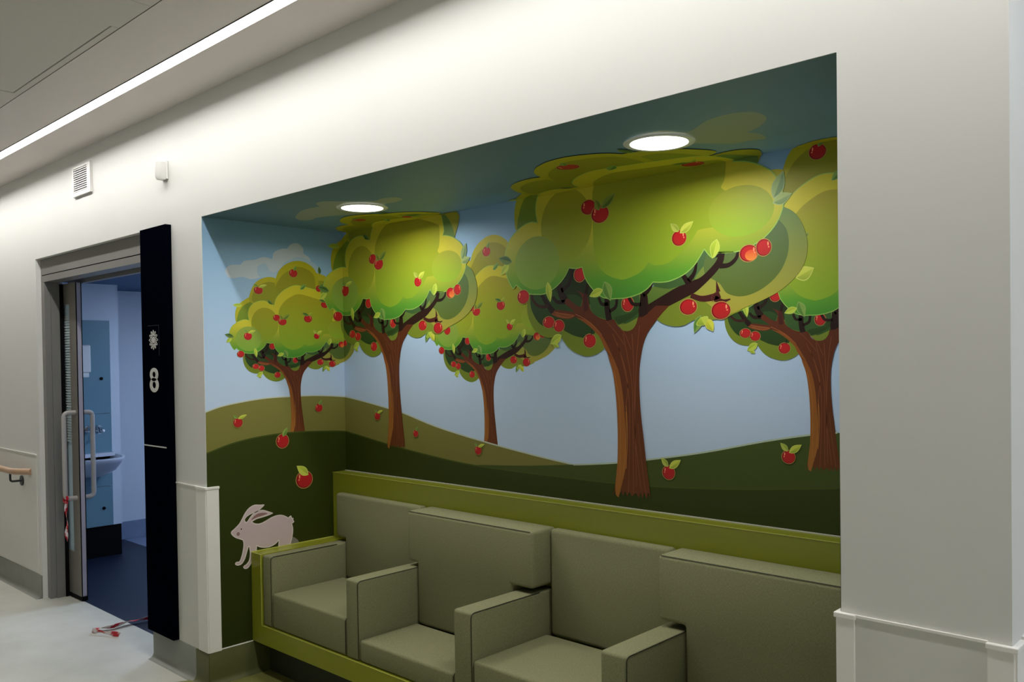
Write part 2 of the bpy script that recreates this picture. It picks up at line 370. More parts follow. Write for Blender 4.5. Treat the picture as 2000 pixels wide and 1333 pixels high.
for k in range(12):
    a = 2*pi*k/12; ring_bm(bm, fcx+0.0345*cos(a), fcz+0.0345*sin(a), 0.0125, 0.0052, 0.0036, SYF-0.0015, SYF, a, 16)
disc_bm(bm, (fcx, fcz), 0.0165, 'y', SYF-0.0015, SYF, 20)
bmesh.ops.recalc_face_normals(bm, faces=bm.faces); bm_obj('flower_emblem', bm, M['signwhite'], sg)
boxes('plate_edge', [(fcx-0.062, fcx+0.062, SYF-0.0006, SYF, 1.682, 1.684), (fcx+0.060, fcx+0.062, SYF-0.0006, SYF, 1.535, 1.682)], new_mat('dark_plate_edge', (24, 28, 40), 0.4), sg)
bm = bmesh.new()
ring_bm(bm, -4.2, 1.441, 0.032, 0.0238, 0.028, SYF-0.002, SYF, wz=0.0185); ring_bm(bm, -4.2, 1.389, 0.035, 0.0265, 0.030, SYF-0.002, SYF, wz=0.019)
bmesh.ops.recalc_face_normals(bm, faces=bm.faces); n8 = bm_obj('number_8', bm, M['signwhite'], sg); n8['label'] = 'white numeral 8'
adopt(sg)

# ------------------------------------------------------------------ room behind the doorway
ZB = 2.112
struct(box('wall_bathroom_left', (-6.97, -6.87, 0.15, 0.873, 0.24, ZB), M['wall_cool']), 'boxed-out wall carrying blue panels and the washbasin')
struct(box('wall_bathroom_plinth', (-6.97, -6.875, 0.15, 0.868, 0, 0.24), M['black']), 'black plinth under the blue panels')
struct(box('wall_bathroom_recess', (-7.52, -7.42, 0.15, 2.8, 0, ZB), M['wall_cool']), 'pale bluish wall at the back of the room behind the doorway')
struct(box('wall_bathroom_back', (-7.5, -3.95, 2.8, 2.9, 0, ZB), M['wall_cool']))
struct(box('wall_bathroom_right', (-3.95, -3.86, 0.15, 2.8, 0, ZB), M['wall_cool']))
struct(box('ceiling_bathroom', (-7.5, -3.86, 0.15, 2.8, ZB, ZB+0.03), M['bathceil']))
struct(box('baseboard_bathroom', (-7.42, -7.412, 0.873, 2.8, 0, 0.15), M['greyfloor']), 'blue grey coved skirting of the room behind the doorway')
bp_ = bpy.data.objects['wall_bathroom_left']
for z0, z1 in ((0.243, 0.547), (0.551, 1.110), (1.114, 1.831)):
    pnl = box('access_panel', (-6.87, -6.862, 0.15, 0.803, z0, z1), M['bluepanel'], bp_)
for zz in (0.379, 1.382):
    bm = bmesh.new(); disc_bm(bm, (0.733, zz), 0.012, 'x', -6.8635, -6.855, 16); bm_obj('panel_lock', bm, M['black'], bp_)
wb = thing('washbasin', 'white ceramic washbasin with chrome taps on the blue panel wall', 'washbasin', (-6.86, 0.5, 0.6))
bm = bmesh.new(); nb = 28; rows = []
prof = [(1.0, 0.80), (1.0, 0.785), (0.93, 0.76), (0.78, 0.70), (0.55, 0.655), (0.35, 0.64)]
def brow(k, z, sh=1.0):
    out = []
    for i in range(nb):
        a = -pi/2+pi*i/(nb-1); ex = 0.75
        cx_, sy_ = cos(a), sin(a)
        out.append(bm.verts.new((-6.862+0.42*k*(abs(cx_)**ex), 0.59+0.235*k*(math.copysign(abs(sy_)**ex, sy_)), z)))
    return out
for k, z in prof: rows.append(brow(k, z))
inner = [brow(0.92, 0.80), brow(0.86, 0.775), brow(0.55, 0.69), brow(0.3, 0.68)]
allr = rows[::-1]+inner
for A, B in zip(allr, allr[1:]):
    for i in range(nb-1): bm.faces.new((A[i], A[i+1], B[i+1], B[i]))
bm.faces.new(rows[-1]); bm.faces.new(inner[-1])
for A, B in zip(rows, rows[1:]): bm.faces.new((A[0], A[-1], B[-1], B[0]))
bmesh.ops.recalc_face_normals(bm, faces=bm.faces)
o = bm_obj('basin', bm, M['ceramic'], wb); smooth_angle(o, 50)
boxes('back_ledge', [(-6.862, -6.80, 0.38, 0.80, 0.785, 0.812)], M['ceramic'], wb)
for yy in (0.62, 0.70):
    t = tube('tap', fillet([(-6.862, yy, 1.0), (-6.79, yy, 1.0), (-6.76, yy, 0.985)], 0.02), 0.014, M['chrome'], wb)
    bm = bmesh.new(); disc_bm(bm, (yy, 1.0), 0.026, 'x', -6.862, -6.845, 18); bm_obj('tap_rose', bm, M['chrome'], t)
tube('spout', fillet([(-6.862, 0.66, 1.02), (-6.75, 0.66, 1.02), (-6.72, 0.66, 0.97)], 0.03), 0.011, M['chrome'], wb)
adopt(wb)
sd = thing('soap_dispenser', 'white wall dispenser on the blue panel above the washbasin', 'dispenser', (-6.862, 0.58, 1.39))
box('dispenser_body', (-6.862, -6.78, 0.5, 0.632, 1.43, 1.64), M['white'], sd, 0.012, 3); box('dispenser_base', (-6.862, -6.79, 0.52, 0.62, 1.395, 1.43), M['white'], sd, 0.006, 2)
adopt(sd)
bl = thing('bathroom_light', 'square cool white ceiling light in the room behind the doorway', 'ceiling light', (-5.6, 1.7, ZB))
box('light_diffuser', (-5.9, -5.3, 1.4, 2.0, ZB-0.02, ZB-0.012), M['bathlamp'], bl); box('light_tray', (-5.92, -5.28, 1.38, 2.02, ZB-0.012, ZB), M['white'], bl)
adopt(bl)
sl = thing('passage_light', 'square cool white ceiling light of the side passage', 'ceiling light', (0.65, 1.7, ZC))
box('light_diffuser', (0.05, 1.25, 0.7, 2.6, ZC-0.012, ZC-0.006), M['sidelamp'], sl); box('light_tray', (0.03, 1.27, 0.68, 2.62, ZC-0.006, ZC), M['white'], sl)
adopt(sl)

# ------------------------------------------------------------------ handrail, vent, sensor
hr = thing('handrail', 'round beech handrail turning into the wall left of the doorway', 'handrail', (-6.3, 0, 0.7))
tube('rail', fillet([(XA+0.3, -0.075, 0.80), (-6.24, -0.075, 0.80), (-6.12, -0.003, 0.80)], 0.04, 6), 0.021, M['wood'], hr, 16)
for bx in (-6.30, -7.5):
    b = tube('bracket', fillet([(bx, -0.075, 0.782), (bx, -0.075, 0.728), (bx, -0.006, 0.728)], 0.018, 5), 0.007, M['bracket'], hr, 10)
    bm = bmesh.new(); disc_bm(bm, (bx, 0.728), 0.034, 'y', -0.010, -0.003, 24); bm_obj('wall_rose', bm, M['bracket'], b)
adopt(hr)
vt = thing('air_vent', 'white wall vent grille with horizontal slats above the doorway', 'vent', (-5.137, 0, 2.46))
VX0, VX1, VZ0, VZ1 = -5.27, -5.006, 2.462, 2.632
boxes('vent_frame', [(VX0, VX1, -0.014, 0, VZ0, VZ0+0.022), (VX0, VX1, -0.014, 0, VZ1-0.012, VZ1), (VX0, VX0+0.02, -0.014, 0, VZ0+0.022, VZ1-0.012), (VX1-0.045, VX1, -0.014, 0, VZ0+0.022, VZ1-0.012)], M['white'], vt)
box('vent_duct', (VX0+0.02, VX1-0.045, -0.002, -0.0005, VZ0+0.022, VZ1-0.012), M['black'], vt)
nS = 11; zz0, zz1 = VZ0+0.022, VZ1-0.012; pit = (zz1-zz0)/nS
sm = None
for k in range(nS):
    zc = zz0+pit*(k+0.5)
    if sm is None:
        so = box('slat', (VX0+0.02, VX1-0.045, -0.0125, -0.0095, -0.0029, 0.0029), M['white'], vt); sm = so.data
    else:
        so = bpy.data.objects.new('slat', sm); COL.objects.link(so); so.parent = vt
    so.location = (0, 0, zc)
adopt(vt)
sn = thing('wall_sensor', 'small white motion sensor on the wall above the sign panel', 'sensor', (-4.1, 0, 2.39))
box('back_plate', (-4.128, -4.066, -0.010, 0, 2.388, 2.478), M['white'], sn, 0.003, 2)
bm = bmesh.new(); n = 20; A = []; Bv = []; Cv = []
for z, f, L_ in ((2.470, 1.0, A), (2.398, 1.0, Bv), (2.386, 0.82, Cv)):
    for k in range(n):
        a = pi+pi*k/(n-1); L_.append(bm.verts.new((-4.097+0.026*f*cos(a), -0.010+0.042*f*sin(a), z)))
for P_, Q_ in ((A, Bv), (Bv, Cv)):
    for k in range(n-1): bm.faces.new((P_[k], P_[k+1], Q_[k+1], Q_[k]))
    bm.faces.new((P_[0], Q_[0], Q_[-1], P_[-1]))
bm.faces.new(A); bm.faces.new(Cv); bmesh.ops.recalc_face_normals(bm, faces=bm.faces)
o = bm_obj('sensor_body', bm, M['white'], sn); smooth_angle(o, 40)
adopt(sn)

# recess downlights
for (cx_, cy_, lab) in ((-3.06, 0.398, 'round white downlight in the recess ceiling nearer the doorway'), (-1.512, 0.385, 'round white downlight in the recess ceiling above the largest painted tree')):
    dl = thing('downlight', lab, 'downlight', (cx_, cy_, ZT), 'recess downlights')
    bm = bmesh.new(); n = 40; R = [(0.112, 0.0022), (0.110, 0.0045), (0.094, 0.006), (0.0905, 0.0045)]; rr = []
    for r_, dz in R: rr.append([bm.verts.new((cx_+r_*cos(2*pi*k/n), cy_+r_*sin(2*pi*k/n), ZT-dz)) for k in range(n)])
    for A, B in zip(rr, rr[1:]):
        for k in range(n): bm.faces.new((A[k], A[(k+1) % n], B[(k+1) % n], B[k]))
    o = bm_obj('trim_ring', bm, M['white'], dl); smooth_angle(o, 60)
    bm = bmesh.new(); disc_bm(bm, (cx_, cy_), 0.0905, 'z', ZT-0.0050, ZT-0.0035, 40); bm_obj('diffuser', bm, M['disc'], dl)
    ld = bpy.data.lights.new('downlight_lamp', 'AREA'); ld.shape = 'DISK'; ld.size = 0.17; ld.energy = DOWN_W; ld.color = (1.0, 0.985, 0.93); ld.spread = math.radians(168)
    lo = bpy.data.objects.new('downlight_lamp', ld); COL.objects.link(lo); lo.location = (cx_, cy_, ZT-0.008); lo.parent = dl
    adopt(dl)

# ------------------------------------------------------------------ bench with green frame and upholstery
bn = thing('waiting_bench', 'built-in bench with green frame and olive grey upholstered seats in the recess', 'bench', (-2.27, 0.45, 0))
BX0, BX1, BF = X0+0.003, X1-0.003, 0.217
box('frame_side', (BX0, -3.655, BF, 0.69, 0.159, 0.584), M['green'], bn, 0.0015, 2)
box('frame_side', (-0.878, BX1, BF, 0.69, 0.159, 0.584), M['green'], bn, 0.0015, 2)
box('frame_back', (BX0, BX1, 0.6905, DEP-0.011, 0.159, 0.9195), M['green'], bn, 0.0015, 2)
M['green_highlight'] = new_mat('green_edge_highlight', (196, 198, 96), 0.3); M['sealant'] = new_mat('white_sealant', (214, 212, 200), 0.4)  # lighter green: highlights on the frame edges, painted as thin strips
fb_ = [c for c in bn.children if c.name.startswith('frame_back')][0]; fs_ = [c for c in bn.children if c.name.startswith('frame_side')]
box('edge_highlight', (BX0, BX1, 0.6895, 0.6915, 0.9175, 0.9200), M['green_highlight'], fb_)
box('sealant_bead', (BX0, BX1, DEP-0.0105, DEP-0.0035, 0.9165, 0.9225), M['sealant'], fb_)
boxes('edge_highlight', [(-3.6565, -3.6545, BF-0.0008, BF+0.002, 0.25, 0.584), (BX0, -3.655, BF-0.0008, BF+0.0014, 0.5825, 0.5848)], M['green_highlight'], fs_[0])
box('sealant_bead', (BX0-0.001, BX0+0.004, BF, 0.69, 0.583, 0.587), M['green_highlight'], fs_[0])
box('edge_highlight', (-3.6545, -0.8785, BF-0.0008, BF+0.0014, 0.2475, 0.2498), M['green_highlight'], bn)  # painted highlight along the front rail's top edge
box('front_rail', (-3.6545, -0.8785, BF, 0.27, 0.159, 0.249), M['green'], bn, 0.0015, 2)
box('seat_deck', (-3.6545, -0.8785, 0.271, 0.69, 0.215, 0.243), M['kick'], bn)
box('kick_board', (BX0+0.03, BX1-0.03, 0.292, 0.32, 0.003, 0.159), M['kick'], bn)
ARMS = [(-3.652, -3.577), (-2.99, -2.903), (-2.322, -2.226), (-1.646, -1.543), (-0.957, -0.881)]
def seam(pts, parent, r=0.0017):
    tube('piping', pts, r, M['piping'], parent, 6)
def cushion(name, b, r=0.012, seg=3):
    bm = bmesh.new(); add_box(bm, *b); bmesh.ops.recalc_face_normals(bm, faces=bm.faces)
    bmesh.ops.subdivide_edges(bm, edges=list(bm.edges), cuts=2, use_grid_fill=True)
    bm2 = bmesh.new(); add_box(bm2, *b); bmesh.ops.recalc_face_normals(bm2, faces=bm2.faces); bev(bm2, r, seg); bm.free()
    o = bm_obj(name, bm2, M['fabric'], bn); smooth_angle(o, 60); return o
for i, (a, b) in enumerate(ARMS):
    o = cushion('armrest', (a, b, 0.224, 0.686, 0.2505, 0.583), 0.011)
    xs = b-0.001
    seam(fillet([(xs, 0.2245, 0.26), (xs, 0.2245, 0.572), (xs, 0.2355, 0.5815), (xs, 0.595, 0.5815)], 0.008, 4), o)
ZS = [0.413, 0.341, 0.413, 0.341]; YB = [0.640, 0.545, 0.640, 0.545]
for i in range(4):
    a, b = ARMS[i][1]+0.003, ARMS[i+1][0]-0.006
    o = cushion('seat_cushion', (a, b, 0.226, YB[i]-0.011, 0.2505, ZS[i]), 0.012)
    seam([(b-0.002, 0.2275, 0.26), (b-0.002, 0.2275, ZS[i]-0.012), (b-0.002, 0.24, ZS[i]-0.001)], o)
def tback(lo, up, yf, zb, zn=0.604, zt=0.826, r=0.016):
    x0, x1 = lo; u0, u1 = up; outl = []
    outl = [(x0, zb), (x1, zb)]
    if u1 > x1+0.02: outl += [(x1, zn), (u1, zn), (u1, zt)]
    else: outl += [(x1, zt)]
    if u0 < x0-0.02: outl += [(u0, zt), (u0, zn), (x0, zn)]
    else: outl += [(x0, zt)]
    bm = bmesh.new(); F = [bm.verts.new((p[0], yf, p[1])) for p in outl]; K = [bm.verts.new((p[0], 0.6895, p[1])) for p in outl]; n = len(outl)
    bm.faces.new(F); bm.faces.new(K[::-1])
    for i in range(n): bm.faces.new((F[(i+1) % n], F[i], K[i], K[(i+1) % n]))
    bmesh.ops.recalc_face_normals(bm, faces=bm.faces); bev(bm, r, 3)
    o = bm_obj('back_cushion', bm, M['fabric'], bn); smooth_angle(o, 60)
    ux0, ux1 = (outl[-3][0] if u0 < x0-0.02 else x0), (u1 if u1 > x1+0.02 else x1)
    e = 0.003
    if yf < 0.6: seam([(ux0+0.012, yf+e, zt-e), (ux1-0.012, yf+e, zt-e)], o, 0.0014)
    return o
tback((-3.574, -2.994), (-3.650, -2.975), 0.640, 0.405)
tback((-2.899, -2.328), (-2.963, -2.214), 0.540, 0.333, zt=0.828)
tback((-2.212, -1.655), (-2.212, -1.655), 0.640, 0.405)
tback((-1.538, -0.962), (-1.641, -0.882), 0.540, 0.333, zt=0.828)
adopt(bn)

